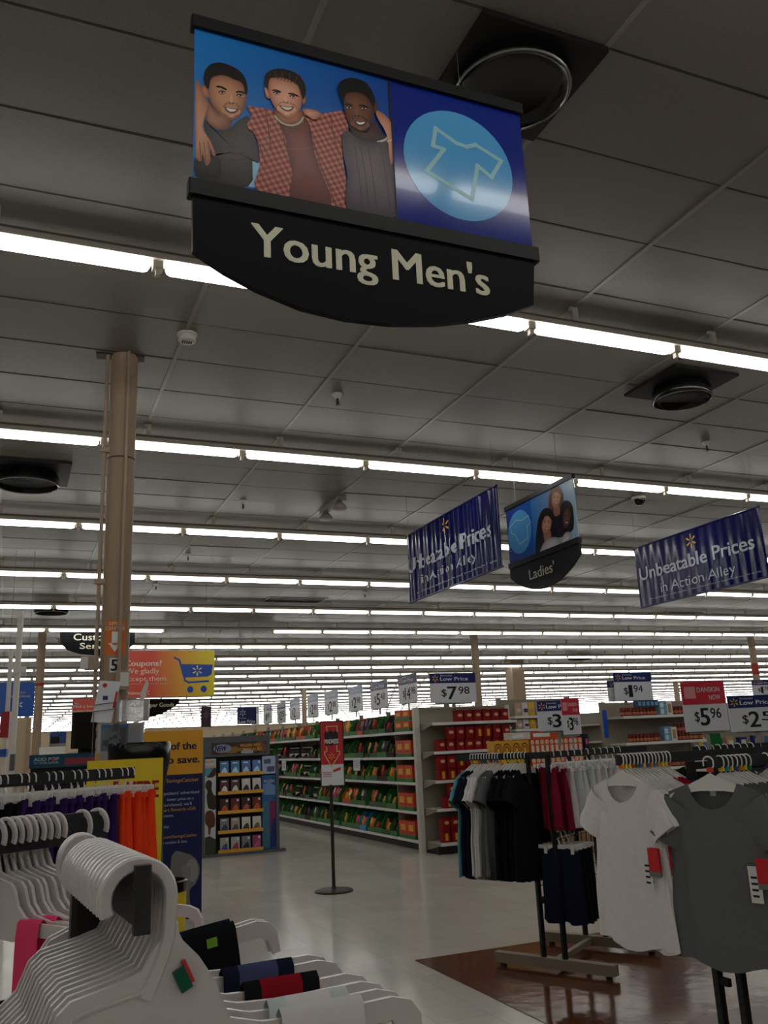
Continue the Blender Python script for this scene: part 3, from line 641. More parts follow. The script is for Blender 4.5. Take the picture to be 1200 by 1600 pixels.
# ------------------------------------------------------------------ further hanging signs at left
f4 = lambda x, y: (x/2.857, 960+y/2.857)
def dark_sign(label, Y, pts, words, letm):
    P0 = atY(*f4(*pts[0]), Y); pl = Pl(P0, 0); t = T('hanging_sign', label, 'sign', P0)
    q = [pl(*f4(*p)) for p in pts]; m_ = MB(); m_.prism(q, -.012, .012); hd = m_.build('header', head_m, t)
    m_ = MB()
    for s, a, b, top in words: letpx(m_, pl, s, a, b, top, -.0135, .012, f4)
    m_.build('lettering', letm, hd)
    top = max(z for x, z in q); xs_ = [x for x, z in q]
    for x in (min(xs_)*.8+max(xs_)*.2, min(xs_)*.2+max(xs_)*.8): MB().tube([(x, 0, top), (x, 0, ZC-P0.z)], .003, 4).build('hanging_wire', wire_m, t)
dark_sign('dark rounded Customer Service sign behind the tan column', 20, [(268, 80), (268, 125), (300, 160), (360, 178), (435, 184), (510, 178), (570, 160), (602, 125), (602, 80)], [('Customer', (328, 116), (548, 116), 87), ('Service', (356, 154), (520, 154), 128)], ivory)
dark_sign('dark rounded Paper Goods aisle sign below the red and yellow banner', 17, [(560, 376), (560, 420), (590, 450), (660, 462), (720, 445), (770, 418), (800, 396), (800, 376)], [('Paper Goods', (647, 414), (776, 412), 396)], ivory)
# coupons banner
o = atY(*f4(520, 372), 15); pl = Pl(o, 0); f_ = f4
w, h = pl(*f4(957, 300))[0], pl(*f4(957, 162))[1]
t = T('hanging_banner', 'red to yellow hanging banner with coupon text and a blue shopping cart', 'banner', o)
MB().box(0, w, -.008, .008, 0, h).build('board', print_gradient('coupon_print', (226, 84, 66), (240, 222, 60), w*.35, w*.97), t)
m_ = MB(); letpx(m_, pl, 'Coupons?', (556, 230), (721, 230), 206, -.0095, .025, f4); letpx(m_, pl, 'We gladly', (560, 264), (710, 264), 240, -.0095, 0, f4); letpx(m_, pl, 'accept them.', (555, 297), (748, 297), 276, -.0095, 0, f4)
letpx(m_, pl, 'Walmart', (560, 358), (636, 358), 344, -.0095, .015, f4); letpx(m_, pl, 'See Customer Service for details', (560, 312), (748, 312), 307, -.0095, 0, f4); c = pl(*f4(652, 350)); spark(m_, c[0], c[1], .06, -.0095)
m_.build('lettering', mat('coupon_letters', (246, 226, 205)), t)
P = Print(pl, 0, 960, 2.857); cb = pm(34, 78, 176)
P.shape(cb, [(806, 222), (950, 224), (944, 268), (925, 278), (822, 282)], 1)
P.line(cb, [(780, 194), (800, 204), (826, 296), (842, 304), (928, 298)], .032)
P.oval(cb, 849, 335, 14, 15); P.oval(cb, 909, 333, 14, 15); P.build('cart_print', t, -.0085)
m_ = MB(); c = pl(*f4(880, 251)); spark(m_, c[0], c[1], .085, -.0125); m_.build('spark_logo', mat('spark_pale', (250, 236, 170)), t)
for x in (.15, w-.15): MB().tube([(x, 0, h), (x, 0, ZC-o.z)], .003, 4).build('hanging_wire', wire_m, t)
# red low price banner and blue checkout sign
o = atY(*f4(320, 470), 21); pl = Pl(o, 0); w, h = pl(*f4(470, 440))[0], pl(*f4(320, 378))[1]
t = T('hanging_banner', 'red banner starting Find a low, half hidden behind the black monitor', 'banner', o)
MB().box(0, w, -.01, .01, 0, h).build('board', pm(222, 84, 72), t); m_ = MB()
letpx(m_, pl, 'Find a lower', (327, 416), (440, 416), 404, -.012, .01, f4); letpx(m_, pl, 'advertised', (327, 436), (430, 436), 424, -.012, .01, f4); m_.build('lettering', mat('coupon_letters', (0, 0, 0)), t)
for x in (.3, w-.3): MB().tube([(x, 0, h), (x, 0, ZC-o.z)], .004, 4).build('hanging_wire', wire_m, t)
f5 = lambda x, y: (x/7.5, 1040+y/7.5)
o = atY(*f5(-30, 606), 13); pl = Pl(o, 0); w, h = pl(*f5(390, 600))[0], pl(*f5(-30, 200))[1]
t = T('hanging_sign', 'blue express self checkout sign behind the white poles', 'sign', o)
m_ = MB(); r = .03; m_.prism([p for cx_, cz_, a in ((w-r, h-r, 0), (r, h-r, pi/2), (r, r, pi), (w-r, r, 1.5*pi)) for p in ell(cx_, cz_, r, r, 4, a, a+pi/2)][::-1], -.01, .01); m_.build('board', pm(30, 88, 178), t)
m_ = MB(); letpx(m_, pl, 'Express', (150, 330), (298, 325), 300, -.012, 0, f5); letpx(m_, pl, 'self checkout', (96, 376), (352, 368), 346, -.012, 0, f5); m_.build('lettering', mat('pale_orange', (222, 178, 140)), t)
m_ = MB(); c = pl(*f5(212, 460)); spark(m_, c[0], c[1], .06, -.012); m_.build('spark_logo', wpr, t)
for x in (.1, w-.1): MB().tube([(x, 0, h), (x, 0, ZC-o.z)], .003, 4).build('hanging_wire', wire_m, t)

# ------------------------------------------------------------------ price cards
card_m = mat('card_white', (222, 226, 232), rough=.35, var=.02); navyc = mat('card_navy', (24, 36, 104), rough=.35, var=.02); redc = mat('card_red', (206, 44, 62), rough=.35, var=.02)
greyp = mat('holder_grey', (150, 148, 142), rough=.4); pale_bl = mat('card_faded', (150, 172, 206), rough=.35)
def price_card(label, bl, br, tl, rz, P0, dollars, cents, style='navy', group='price cards', stem=.12, small=1.0):
    pl = Pl(P0, rz); x0, z0 = pl(*bl); x1 = pl(*br)[0]; h = pl(*tl)[1]-z0; w = x1-x0
    o = Vector(P0)+pl.d*x0+Vector((0, 0, z0))
    t = T('price_card', label, 'price sign', o, rz, group)
    MB().box(0, w, -.004, .004, 0, h).build('card', card_m, t)
    hd = {'navy': navyc, 'red': redc, 'faded': pale_bl}[style]
    hz = h*(.66 if style != 'red' else .54)
    b = MB().box(.0, w, -.006, -.004, hz, h).build('header', hd, t)
    m_ = MB()
    if style != 'red':
        letter(m_, 'Everyday', w*.24, h*.895, w*.25, h*.05, -.0065, 0); letter(m_, 'Low Price', w*.23, h*.745, w*.6, h*.115, -.0065, .03)
        m_.build('lettering', card_m, b); m_ = MB(); spark(m_, w*.12, h*.82, min(w*.09, h*.12), -.0065); m_.build('spark_logo', gold, b)
    else:
        letter(m_, 'DANSKIN', w*.36, h*.78, w*.52, h*.1, -.0065, 0); letter(m_, 'NOW', w*.62, h*.62, w*.26, h*.1, -.0065, 0); m_.build('lettering', card_m, b)
        MB().box(w*.06, w*.32, -.0068, -.006, h*.66, h*.9).build('badge', mat('badge_pink', (226, 150, 158)), b)
    m_ = MB()
    zp, hp = h*.12, h*(.42 if style != 'red' else .34)
    letter(m_, '$', w*.24, zp+hp*.25, w*.11, hp*.55, -.0046, .01)
    wd = w*({'1': .09, '14': .27}.get(dollars, .2))
    letter(m_, dollars, w*.37, zp, wd, hp, -.0046, .02)
    if cents: letter(m_, cents, w*.41+wd, zp+hp*.4, w*.24, hp*.58, -.0046, .01)
    m_.build('price', blk, t)
    MB().box(w*.46, w*.54, .005, .012, -stem, h*.3).build('stem', greyp, t)
    MB().box(w*.1, w*.9, .005, .016, -.012, .012).build('clip_rail', greyp, t)
    return t
f6 = lambda x, y: (300+x*.38333, 1040+y*.38333)
XA = 5.2; PA = Vector((XA, 12, 0))
price_card('large 7.98 low price card on top of the red canister endcap', (673, 1099), (745, 1097), (671, 1052), 0, (0, 11.3, 0), '7', '98', stem=.06)
for dl, ct, st, bl, br, tl, w in [('14', '98', 'navy', (845, 158), (921, 150), (838, 45), 'nearest the endcap'), ('5', '48', 'navy', (730, 178), (800, 168), (728, 70), 'second from the endcap'), ('2', '98', 'faded', (640, 188), (697, 180), (637, 90), 'third from the endcap'),
        ('2', '88', 'faded', (542, 202), (597, 193), (542, 108), 'fourth from the endcap'), ('2', '88', 'faded', (472, 212), (516, 205), (470, 122), 'fifth from the endcap'), ('2', '', 'faded', (400, 222), (441, 215), (402, 138), 'sixth from the endcap'),
        ('2', '5', 'navy', (348, 235), (383, 228), (347, 152), 'seventh from the endcap'), ('1', '8', 'navy', (292, 238), (326, 233), (290, 162), 'eighth from the endcap'), ('1', '', 'navy', (243, 246), (273, 240), (245, 175), 'ninth and farthest from the endcap')]:
    price_card('%s price card above the candy aisle, %s' % (dl+('.'+ct if ct else '') + ' dollar', w), f6(*bl), f6(*br), f6(*tl), RZ, PA, dl, ct, st, 'price cards above the candy aisle', .1)
price_card('1.94 low price card above the canned goods endcap', (962, 1095), (1021, 1093), (957, 1051), 0, (0, 11.24, 0), '1', '94', stem=.06)
price_card('mostly hidden price card just behind the 1.94 card', (951, 1095), (1005, 1093), (947, 1064), 0, (0, 11.33, 0), '1', '', stem=.2)
price_card('small distant price card behind the tan column at the right edge', (1177, 1086), (1212, 1084), (1175, 1063), 0, (0, 12.5, 0), '1', '78', stem=.1)
RC = -.405
price_card('low price card on the left rack, half behind the small red card', (842, 1143), (905, 1140), (838, 1096), RC, atd(850, 1120, 6.1), '3', '9', stem=.1, group='price cards on clothing racks')
price_card('small red and white 3.96 card on the left clothing rack', (881, 1148), (909, 1146), (878, 1092), RC, atd(880, 1120, 5.9), '3', '96', 'red', 'price cards on clothing racks', .1)
price_card('large red and white 5.96 card on the right clothing rack', (1072, 1144), (1140, 1140), (1067, 1066), RC, atd(1100, 1120, 4.6), '5', '96', 'red', 'price cards on clothing racks', .2)
# big navy card standing at the far end of the aisle
o = atY(*f6(185, 240), 19.5); pl = Pl(o, 0); w, h = pl(*f6(262, 240))[0], pl(*f6(185, 172))[1]
t = T('price_card', 'dark navy low price card with a pale spark beyond the candy aisle', 'price sign', o, 0, 'price cards')
MB().box(0, w, -.006, .006, 0, h).build('card', navyc, t); m_ = MB(); spark(m_, w*.28, h*.68, h*.2, -.008); letter(m_, 'Everyday', w*.1, h*.34, w*.35, h*.07, -.008); letter(m_, 'Low Price', w*.08, h*.06, w*.85, h*.2, -.008, .03); m_.build('lettering', card_m, t)
[MB().tube([(w*q_, 0, h), (w*q_, 0, ZC-o.z)], .003, 4).build('hanging_wire', wire_m, t) for q_ in (.15, .85)]
o = atY(*f6(37, 250), 19); pl = Pl(o, .5)
t = T('aisle_flag', 'small dark purple square flag sign beyond the disc display', 'sign', o, .5)
MB().box(0, .27, -.006, .006, 0, .42).build('board', pm(66, 44, 66), t); m_ = MB(); letter(m_, 'SALE', .05, .06, .17, .05, -.008); m_ and None
m_ = MB(); spark(m_, .135, .24, .07, -.008); m_.build('spark_logo', pm(150, 130, 150), t); MB().tube([(.135, 0, .42), (.135, 0, ZC-o.z)], .003, 4).build('hanging_wire', wire_m, t)

# ------------------------------------------------------------------ pedestal sign
pole_m = mat('pole_grey', (52, 48, 46), rough=.4, metal=.3)
fs = lambda x, y: (480+x/12.31, 1110+y/12.31)
sp0 = Vector((3.12, 9.0, 0)); rz = -.36; pl = Pl(sp0, rz)
t = T('pedestal_sign', 'slim red and white madness sign on a grey pole with round base', 'sign', sp0, rz)
m_ = MB(); m_.lathe([(.195, 0), (.195, .012), (.17, .022), (.03, .03), (.02, .05)], 36); m_.build('base', pole_m, t, True)
m_ = MB(); m_.tube([(0, 0, .03), (0, 0, 1.03)], .018, 12); m_.build('pole', pole_m, t, True)
q0 = pl(500, 1228); q1 = pl(539, 1127); xm = (pl(519, 1180)[0]); hw = .115; zb, zt = q0[1], q1[1]
MB().cbox(xm-hw-.01, xm+hw+.01, -.012, .012, zb-.012, zt+.012).build('frame', pole_m, t)
zs = zb+(zt-zb)*.325
MB().box(xm-hw, xm+hw, -.014, -.012, zs, zt).build('red_print', pm(196, 48, 56), t); MB().box(xm-hw, xm+hw, -.014, -.012, zb, zs).build('white_print', card_m, t)
X = lambda u: xm-hw+2*hw*u; Z = lambda v: zb+(zt-zb)*v
m_ = MB()
for q in stroke([(X(.3), Z(.8)), (X(.28), Z(.93)), (X(.76), Z(.93)), (X(.76), Z(.8))], .009)+stroke([(X(.26), Z(.62)), (X(.26), Z(.53)), (X(.16), Z(.53)), (X(.16), Z(.49)), (X(.46), Z(.29)), (X(.85), Z(.49)), (X(.85), Z(.53)), (X(.72), Z(.53)), (X(.72), Z(.62))], .009): m_.flat(q, -.0148)
m_.build('arrow_outline', pm(232, 196, 130), t)
m_ = MB(); jag = [(X(.18), Z(.64)), (X(.17), Z(.83)), (X(.25), Z(.86)), (X(.35), Z(.83)), (X(.45), Z(.87)), (X(.55), Z(.83)), (X(.66), Z(.86)), (X(.78), Z(.83)), (X(.8), Z(.65)), (X(.7), Z(.63)), (X(.6), Z(.65)), (X(.48), Z(.61)), (X(.36), Z(.64)), (X(.28), Z(.61))]
m_.flat(jag, -.0152); m_.build('jagged_patch', pm(40, 36, 40), t)
m_ = MB(); letter(m_, 'MADNESS', X(.18), Z(.655), 2*hw*.62, (zt-zb)*.07, -.0156, .02); m_.build('lettering', wpr, t)
m_ = MB(); spark(m_, X(.48), Z(.455), .035, -.0152); m_.build('spark_logo', gold, t)
m_ = MB(); m_.flat([(X(.52), Z(.2)), (X(.86), Z(.235)), (X(.87), Z(.28)), (X(.53), Z(.24))], -.0148)
for v in (.195, .165, .135): m_.box(X(.05), X(.46), -.0148, -.0142, Z(v), Z(v)+.006)
m_.build('small_print', pm(190, 60, 60), t)
# ------------------------------------------------------------------ candy aisle gondola
shelf_m = mat('shelf_white', (206, 202, 192), rough=.4, var=.03); shelf_b = mat('shelf_beige', (150, 142, 128), rough=.55, var=.04); strip_m = mat('price_strip', (232, 232, 230), rough=.3)
kick_m = mat('kick_dark', (48, 44, 42), rough=.6); blue_m = mat('strip_blue', (40, 90, 190), rough=.4)
SZ = [.13, .50, .88, 1.22, 1.57]; SN = ['bottom', 'second', 'middle', 'fourth', 'top']
G = T('gondola_shelving', 'long beige gondola of candy shelves running down the aisle behind the madness sign', 'shelving', (XA, 11.3, 0))
NB = 13; Y0 = [0]+[.89+1.22*k for k in range(NB)]
GL = Y0[-1]
MB().box(.47, .52, 0, GL, 0, 1.86).build('back_panel', shelf_b, G)
MB().box(.06, .47, 0, GL, 0, .095).build('kick_base', kick_m, G)
for b in range(NB):
    y0, y1 = Y0[b], Y0[b+1]
    for k, z in enumerate(SZ):
        s = MB().box(.0, .47, y0+.008, y1-.008, z-.03, z).build('shelf', shelf_m if k else shelf_m, G)
        MB().box(-.006, 0, y0+.012, y1-.012, z-.032, z+.004).build('price_strip', strip_m, s)
for y in Y0: MB().box(.43, .5, y-.015, y+.015, 0, 1.92).build('upright', shelf_b, G)
for y in (0, Y0[1]): MB().box(.04, .47, y-.006, y+.006, .1, 1.75).build('side_panel', shelf_b, G)
green = mat('tray_green', (46, 122, 44), rough=.5, var=.12, scale=14); orange = mat('tray_orange', (206, 84, 34), rough=.5, var=.12, scale=14); dgreen = mat('tray_dark_green', (30, 88, 38), rough=.5, var=.1)
brown_in = mat('tray_brown', (58, 40, 34), rough=.7)
red_ = mat('pack_red', (188, 40, 34), rough=.4); yel = mat('pack_yellow', (232, 178, 40), rough=.4); purp = mat('pack_purple', (84, 52, 106), rough=.4); pink = mat('pack_pink', (214, 92, 120), rough=.4); bluep = mat('pack_blue', (60, 140, 206), rough=.4); darkb = mat('bottle_dark', (34, 28, 34), rough=.3); whtp = mat('pack_white', (214, 208, 200), rough=.4)
def tray_mesh(w, h, d, m):
    """open fronted display tray: back, two sloping sides, low front lip, floor"""
    b = MB(); t_ = .006
    for y in (0, w-t_): 
        p = [(0, 0), (d, 0), (d, h), (d*.3, h), (0, h*.5)]
        n = 5; vs = [(x, y, z) for x, z in p]+[(x, y+t_, z) for x, z in p]
        b.add(vs, [tuple(range(n)), tuple(range(2*n-1, n-1, -1))]+[(i, n+i, n+(i+1) % n, (i+1) % n) for i in range(n)])
    b.box(0, t_, 0, w, 0, h*.28); b.box(0, d, 0, w, 0, t_); b.c = 1; b.box(d-t_, d, 0, w, 0, h)
    return b.mesh('tray', [m, brown_in])
def bag_mesh(w, h, d, m, m2, seed):
    r = random.Random(seed); b = MB()
    for i in range(3):
        y = w*(.2+.3*i); hh = h*r.uniform(.55, .9); xx = d*r.uniform(.16, .3); ww = w*.15
        b.c = i % 2
        rs = []
        for z, k in ((.008, .9), (hh*.2, 1.05), (hh*.6, 1.1), (hh*.9, .8), (hh, .95)):
            dd = .035*(1 if z < hh*.85 else .25)
            rs.append([(xx+dd*a, y+ww*k*c, z) for a, c in ((-1, -.8), (-1, .8), (-.6, 1), (.6, 1), (1, .8), (1, -.8), (.6, -1), (-.6, -1))])
        b.rings(rs)
    return b.mesh('candy_bags', [m, m2])
def bottle_mesh(w, h, d):
    b = MB()
    for i in range(4): b.c = 0; b.lathe([(.03, .008), (.032, .02), (.032, h*.5), (.014, h*.66), (.014, h*.8)], 10, (d*.3, w*(.14+.24*i), 0)); b.c = 1; b.lathe([(.033, h*.16), (.033, h*.4)], 10, (d*.3, w*(.14+.24*i), 0), cap=False); b.lathe([(.016, h*.8), (.016, h*.87)], 8, (d*.3, w*(.14+.24*i), 0))
    return b.mesh('bottles', [darkb, whtp])
r = random.Random(3); ntray = [0]*5
for b in range(1, 9):
    y0, y1 = Y0[b], Y0[b+1]
    for k in range(5):
        y = y0+.03
        while y < y1-.2:
            w = r.choice((.27, .29, .38)); w = min(w, y1-.02-y)
            h = r.choice((.26, .28, .24)) if k < 4 else .25
            q = r.random(); idx = ntray[k]; ntray[k] += 1
            if b >= 4 and k in (1, 2, 3) and q < .45: kind = 'dark'
            elif k == 3 and b == 1 and q < .3: kind = 'dark'
            elif q < .12 and k in (1, 4): kind = 'orange'
            elif k == 0 and b <= 2 and q < .4: kind = 'blue'
            elif q > .84: kind = 'brown'
            else: kind = 'green'
            w = round(w, 2)
            pos = (XA+.015, 11.3+y, SZ[k]+.001)
            where = 'on the %s aisle shelf, %s from the endcap' % (SN[k], nth(idx))
            if kind == 'dark':
                t = tag(ob('bottle_pack', None, None, pos), 'dark bottle pack '+where, 'bottles', 'packs on the candy shelves')
                ob('bottles', cached(('bt', w), lambda: bottle_mesh(w, .24, .3)), t); ob('tray', cached(('trd', w), lambda: tray_mesh(w, .1, .3, darkb)), t)
            else:
                mt = {'green': r.choice((green, green, dgreen)), 'orange': orange, 'blue': bluep, 'brown': brown_in}[kind]
                m1, m2 = r.choice(((orange, yel), (pink, red_), (purp, darkb), (yel, orange), (brown_in, darkb), (red_, brown_in), (dgreen, yel)))
                t = tag(ob('display_tray', None, None, pos), '%s candy tray %s' % (kind, where), 'candy tray', 'candy trays on the aisle shelves')
                ob('tray', cached(('tr', w, h, mt.name), lambda: tray_mesh(w, h, .32, mt)), t)
                ob('candy_bags', cached(('bg', w, m1.name, m2.name), lambda: bag_mesh(w, .27, .32, m1, m2, len(CACHE))), t)
            y += w+.008
# first bay: orange cartons with a green foot
def carton_mesh(w, h, d):
    b = MB(); b.box(0, d, 0, w, .05, h); b.c = 1; b.box(-.004, d, -.002, w+.002, 0, .05)
    b.c = 2; b.box(-.003, 0, w*.2, w*.8, h*.45, h*.8); b.c = 3; b.box(-.0035, 0, w*.3, w*.7, h*.3, h*.4)
    return b.mesh('carton', [mat('carton_orange', (214, 74, 36), rough=.5, var=.2, scale=20), green, yel, red_])
for k in range(5):
    for j in range(2):
        for s in range(2 if k == 4 else 1):
            h = .15 if k == 4 else .23
            o = ob('snack_carton', cached(('ct', h), lambda: carton_mesh(.26, h, .3)), None, (XA+.02, 11.3+.3+.27*j, SZ[k]+.001+s*(h+.002)))
            tag(o, 'orange snack carton, %s side of the %s end bay shelf%s' % (('endcap', 'far')[j], SN[k], (', lower', ', upper')[s] if k == 4 else ''), 'carton', 'orange cartons in the end bay')
# notices and overstock
for px, py, w in ((690, 400, 'right of'), (393, 400, 'left of')):
    p = atX(*f6(px-18, py+28), XA-.03)
    t = T('shelf_notice', 'small white paper notice hanging from candy shelf, %s the madness sign' % w, 'notice', p, RZ)
    MB().box(-.15, .15, -.001, .001, 0, .19).build('paper', card_m, t); m_ = MB()
    for v in (.14, .11, .08, .05): m_.box(-.1, .1, -.002, -.001, v, v+.01)
    m_.build('small_print', pm(120, 120, 124), t)
for i in range(14):
    y = 12.6+i*.62+r.uniform(-.1, .1); c = r.choice((pink, whtp, red_, purp, mat('pack_lime', (150, 190, 60))))
    h = r.uniform(.12, .24)
    m_ = MB(); m_.cbox(-.12, .12, -.2, .2, 0, h, .03); m_.c = 1; m_.box(-.122, -.12, -.12, .12, h*.3, h*.75)
    o = m_.build('overstock_pack', [c, whtp], None, loc=(XA+.36, y, 1.571)); tag(o, 'overstock candy pack high on the aisle gondola behind price cards, %s from the endcap' % nth(i), 'pack', 'overstock packs along the gondola top')

# ------------------------------------------------------------------ endcap with red canisters
EX, EY = 5.16, 11.24
E_ = T('endcap_shelving', 'white endcap shelving stacked with red canisters', 'shelving', (EX, EY, 0))
EW = 1.42
MB().box(0, EW, 0, .04, .02, 1.86).build('back_panel', shelf_b, E_)
for x in (-.04, EW-.03): MB().box(x, x+.07, -.03, .05, 0, 1.88).build('upright', shelf_m, E_)
MB().box(0, EW, -.02, .05, 1.85, 1.88).build('top_rail', shelf_b, E_)
EZ = [.14, .56, .915, 1.285, 1.66]; EN = ['bottom', 'second', 'middle', 'fourth', 'top']
for k, z in enumerate(EZ):
    d = .36 if k else .42
    s = MB().box(.06, EW-.04, -d, 0, z-.035, z).build('shelf', shelf_m, E_)
    MB().box(.07, EW-.05, -d-.005, -d, z-.035, z+.002).build('price_strip', strip_m, s)
    for x in (.05, EW-.046):
        q = [(0, z-.005), (-d, z-.005), (-d, z-.03), (0, z-.11)]; vs = [(x+i*.006, y, zz) for i in (0, 1) for y, zz in q]
        MB().add(vs, [(0, 1, 2, 3), (7, 6, 5, 4), (0, 4, 5, 1), (1, 5, 6, 2), (2, 6, 7, 3), (3, 7, 4, 0)]).build('bracket', shelf_b, E_)
MB().box(.06, EW-.04, -.34, 0, 0, .1).build('kick_base', kick_m, E_)
for x in (.2, 1.1): MB().box(x, x+.06, -.36, -.3, 0, .1).build('foot', kick_m, E_)
can_red = mat('canister_red', (146, 24, 28), rough=.3, var=.06)
def canister():
    b = MB(); b.cbox(-.064, .064, -.06, .06, 0, .13, .02); me = b.mesh('tub', can_red)
    b = MB(); b.cbox(-.067, .067, -.063, .063, .13, .155, .022); lid = b.mesh('lid', mat('canister_lid', (122, 18, 22), rough=.3))
    b = MB(); b.flat(ell(0, .085, .035, .022, 16), -.0612); lb = b.mesh('label', mat('canister_label', (222, 176, 130)))
    b = MB(); b.box(-.02, .02, -.062, -.06, .02, .11); lb2 = b.mesh('label', yel)
    return me, lid, lb, lb2
cm = canister()
rows = [(4, 0, .42, 7), (3, 1, .28, 8), (3, 0, .12, 9), (2, 1, .12, 9), (2, 0, .12, 9), (1, 1, .25, 7), (1, 0, .18, 8), (0, 1, .12, 9), (0, 0, .12, 9)]
for k, lay, x0, n in rows:
    for i in range(n):
        x = x0+.075+i*.142+r.uniform(-.006, .006)
        if x > EW-.12: break
        t = T('canister', 'red lidded canister, %s from left, %s row on %s endcap shelf' % (nth(i), ('lower', 'upper')[lay] if k < 4 else 'only', EN[k]), 'canister', (EX+x, EY-.36+.075, EZ[k]+.001+lay*.157), r.uniform(-.12, .12), 'red canisters on the endcap')
        ob('tub', cm[0], t); ob('lid', cm[1], t); ob('label', cm[3] if r.random() < .1 else cm[2], t)

# ------------------------------------------------------------------ endcaps further right
def rear_endcap(label, X0, X1, Y, zs, top, blue=True):
    t = T('endcap_shelving', label, 'shelving', (X0, Y, 0)); w = X1-X0
    MB().box(0, w, 0, .04, 0, top).build('back_panel', shelf_b, t)
    for x in (-.05, w-.02): MB().box(x, x+.07, -.03, .05, 0, top+.02).build('upright', shelf_b, t)
    if blue: MB().box(-.055, .02, -.04, -.03, top-.5, top-.1).build('blue_strip', blue_m, t)
    for z in zs:
        s = MB().box(.04, w-.03, -.4, 0, z-.03, z).build('shelf', shelf_m, t); MB().box(.04, w-.03, -.406, -.4, z-.035, z+.004).build('price_strip', strip_m, s)
    MB().box(0, w, -.36, 0, 0, .1).build('kick_base', kick_m, t)
    return t
rear_endcap('beige endcap shelving of jars and cans below the 1.94 card', 8.28, 9.84, 11.25, [.14, .5, .9, 1.27, 1.65], 1.86)
def jar_mesh():
    b = MB(); b.lathe([(.026, 0), (.03, .008), (.03, .085), (.024, .1)], 12); b.c = 1; b.lathe([(.0305, .02), (.0305, .06)], 12, cap=False); b.c = 2; b.lathe([(.026, .1), (.026, .122)], 12); return b.mesh('jar', [mat('jar_brown', (120, 58, 40), rough=.25), mat('jar_label', (196, 116, 86)), mat('jar_lid', (130, 34, 34))])
jm = jar_mesh(); JN = ['lower', 'upper']
def jar_row(x0, n, z, lay, w):
    for i in range(n):
        o = ob('jar', jm, None, (x0+i*.066, 11.25-.34+r.uniform(-.01, .01), z+.001+lay*.124)); tag(o, 'brown jar, %s from left, %s' % (nth(i), w), 'jar', 'jars on the canned goods endcap')
jar_row(8.36, 10, 1.65, 0, 'left of the blue box on the top shelf'); jar_row(9.28, 8, 1.65, 0, 'right of the blue box on the top shelf')
jar_row(8.44, 9, 1.27, 0, 'left of the blue box on the fourth shelf'); jar_row(9.3, 8, 1.27, 0, 'lower row right of the blue box, fourth shelf'); jar_row(9.3, 8, 1.27, 1, 'upper row right of the blue box, fourth shelf')
jar_row(9.2, 9, .9, 0, 'on the middle shelf under the other jars'); 
lb_m = mat('box_light_blue', (120, 180, 214), rough=.4)
for z, x, n in ((1.65, 9.03, 'top'), (1.27, 9.06, 'fourth')):
    m_ = MB(); m_.box(0, .13, 0, .1, 0, .21); m_.c = 1; m_.box(.015, .075, -.002, 0, .02, .085); m_.box(.015, .075, -.002, 0, .11, .18)
    t = m_.build('food_box', [lb_m, wpr], None, loc=(x, 11.25-.37, z+.001)); tag(t, 'light blue and white food box standing on the %s shelf between jars' % n, 'box')
    m_ = MB(); m_.box(0, .1, 0, .1, 0, .2); m_.c = 1; m_.box(.02, .08, -.002, 0, .03, .16)
    t = m_.build('food_box', [wpr, mat('nut_tan', (190, 150, 110))], None, loc=(x+.135, 11.25-.37, z+.001)); tag(t, 'white box with tan print right of the light blue box, %s shelf' % n, 'box')
for i in range(5):
    m_ = MB(); m_.box(0, .075, 0, .1, 0, .1); m_.c = 1; m_.box(.012, .063, -.002, 0, .02, .08); t = m_.build('food_box', [mat('box_slate', (60, 76, 110)), lb_m], None, loc=(8.68+.078*i, 11.25-.13, 1.651)); t.location.z = 1.775; t.location.y = 11.25-.37; t.location.x = 8.63+.078*i
    tag(t, 'small slate blue box resting on the jars, %s from left' % nth(i), 'box', 'slate boxes on the jars')
m_ = MB(); m_.prism([(0, 0), (.34, 0), (.14, 1.58), (0, 1.6)], -.02, .02); t = m_.build('display_board', mat('panel_green', (20, 104, 48), rough=.4), None, loc=(9.86, 10.8, 0)); tag(t, 'tall tapering green display panel beside the jar endcap', 'panel')
# snack bags endcap between
a = atY(790, 1121, 13.6); b_ = atY(880, 1119, 13.6); c_ = atY(790, 1141, 13.6)
t0 = rear_endcap('beige shelving of snack bags behind the cracker box stack', a.x-.1, b_.x+.1, 13.6, [.2, .6, 1.0, c_.z, a.z], a.z+.3, False)
def pouch(m1, m2):
    b = MB(); rs = []
    for z, d, k in ((0, .03, .92), (.03, .035, 1), (.12, .03, 1), (.2, .008, .95), (.22, .004, 1)): rs.append([(x*.06*k, y*d, z) for x, y in ((-1, -.3), (-.6, -1), (.6, -1), (1, -.3), (1, .3), (.6, 1), (-.6, 1), (-1, .3))])
    b.rings(rs); b.c = 1; b.box(-.035, .035, -.038, -.03, .06, .12); return b.mesh('pouch', [m1, m2])
pc = [pouch(mat('pouch_tan', (190, 160, 130)), whtp), pouch(mat('pouch_grey', (150, 150, 146)), red_), pouch(yel, mat('pouch_tan', (0, 0, 0))), pouch(whtp, purp)]
for z, h, n in ((a.z, 'top', 8), (c_.z, 'second', 8)):
    for i in range(n):
        o = ob('snack_pouch', pc[(i*3+n) % 4], None, (a.x+.06+i*.135, 13.6-.33, z+.001), 0, None, (1, 1, 1.05 if h == 'top' else .75)); tag(o, 'snack pouch behind the cracker stack on the %s visible shelf, %s from left' % (h, nth(i)), 'bag', 'snack pouches behind the cracker stack')
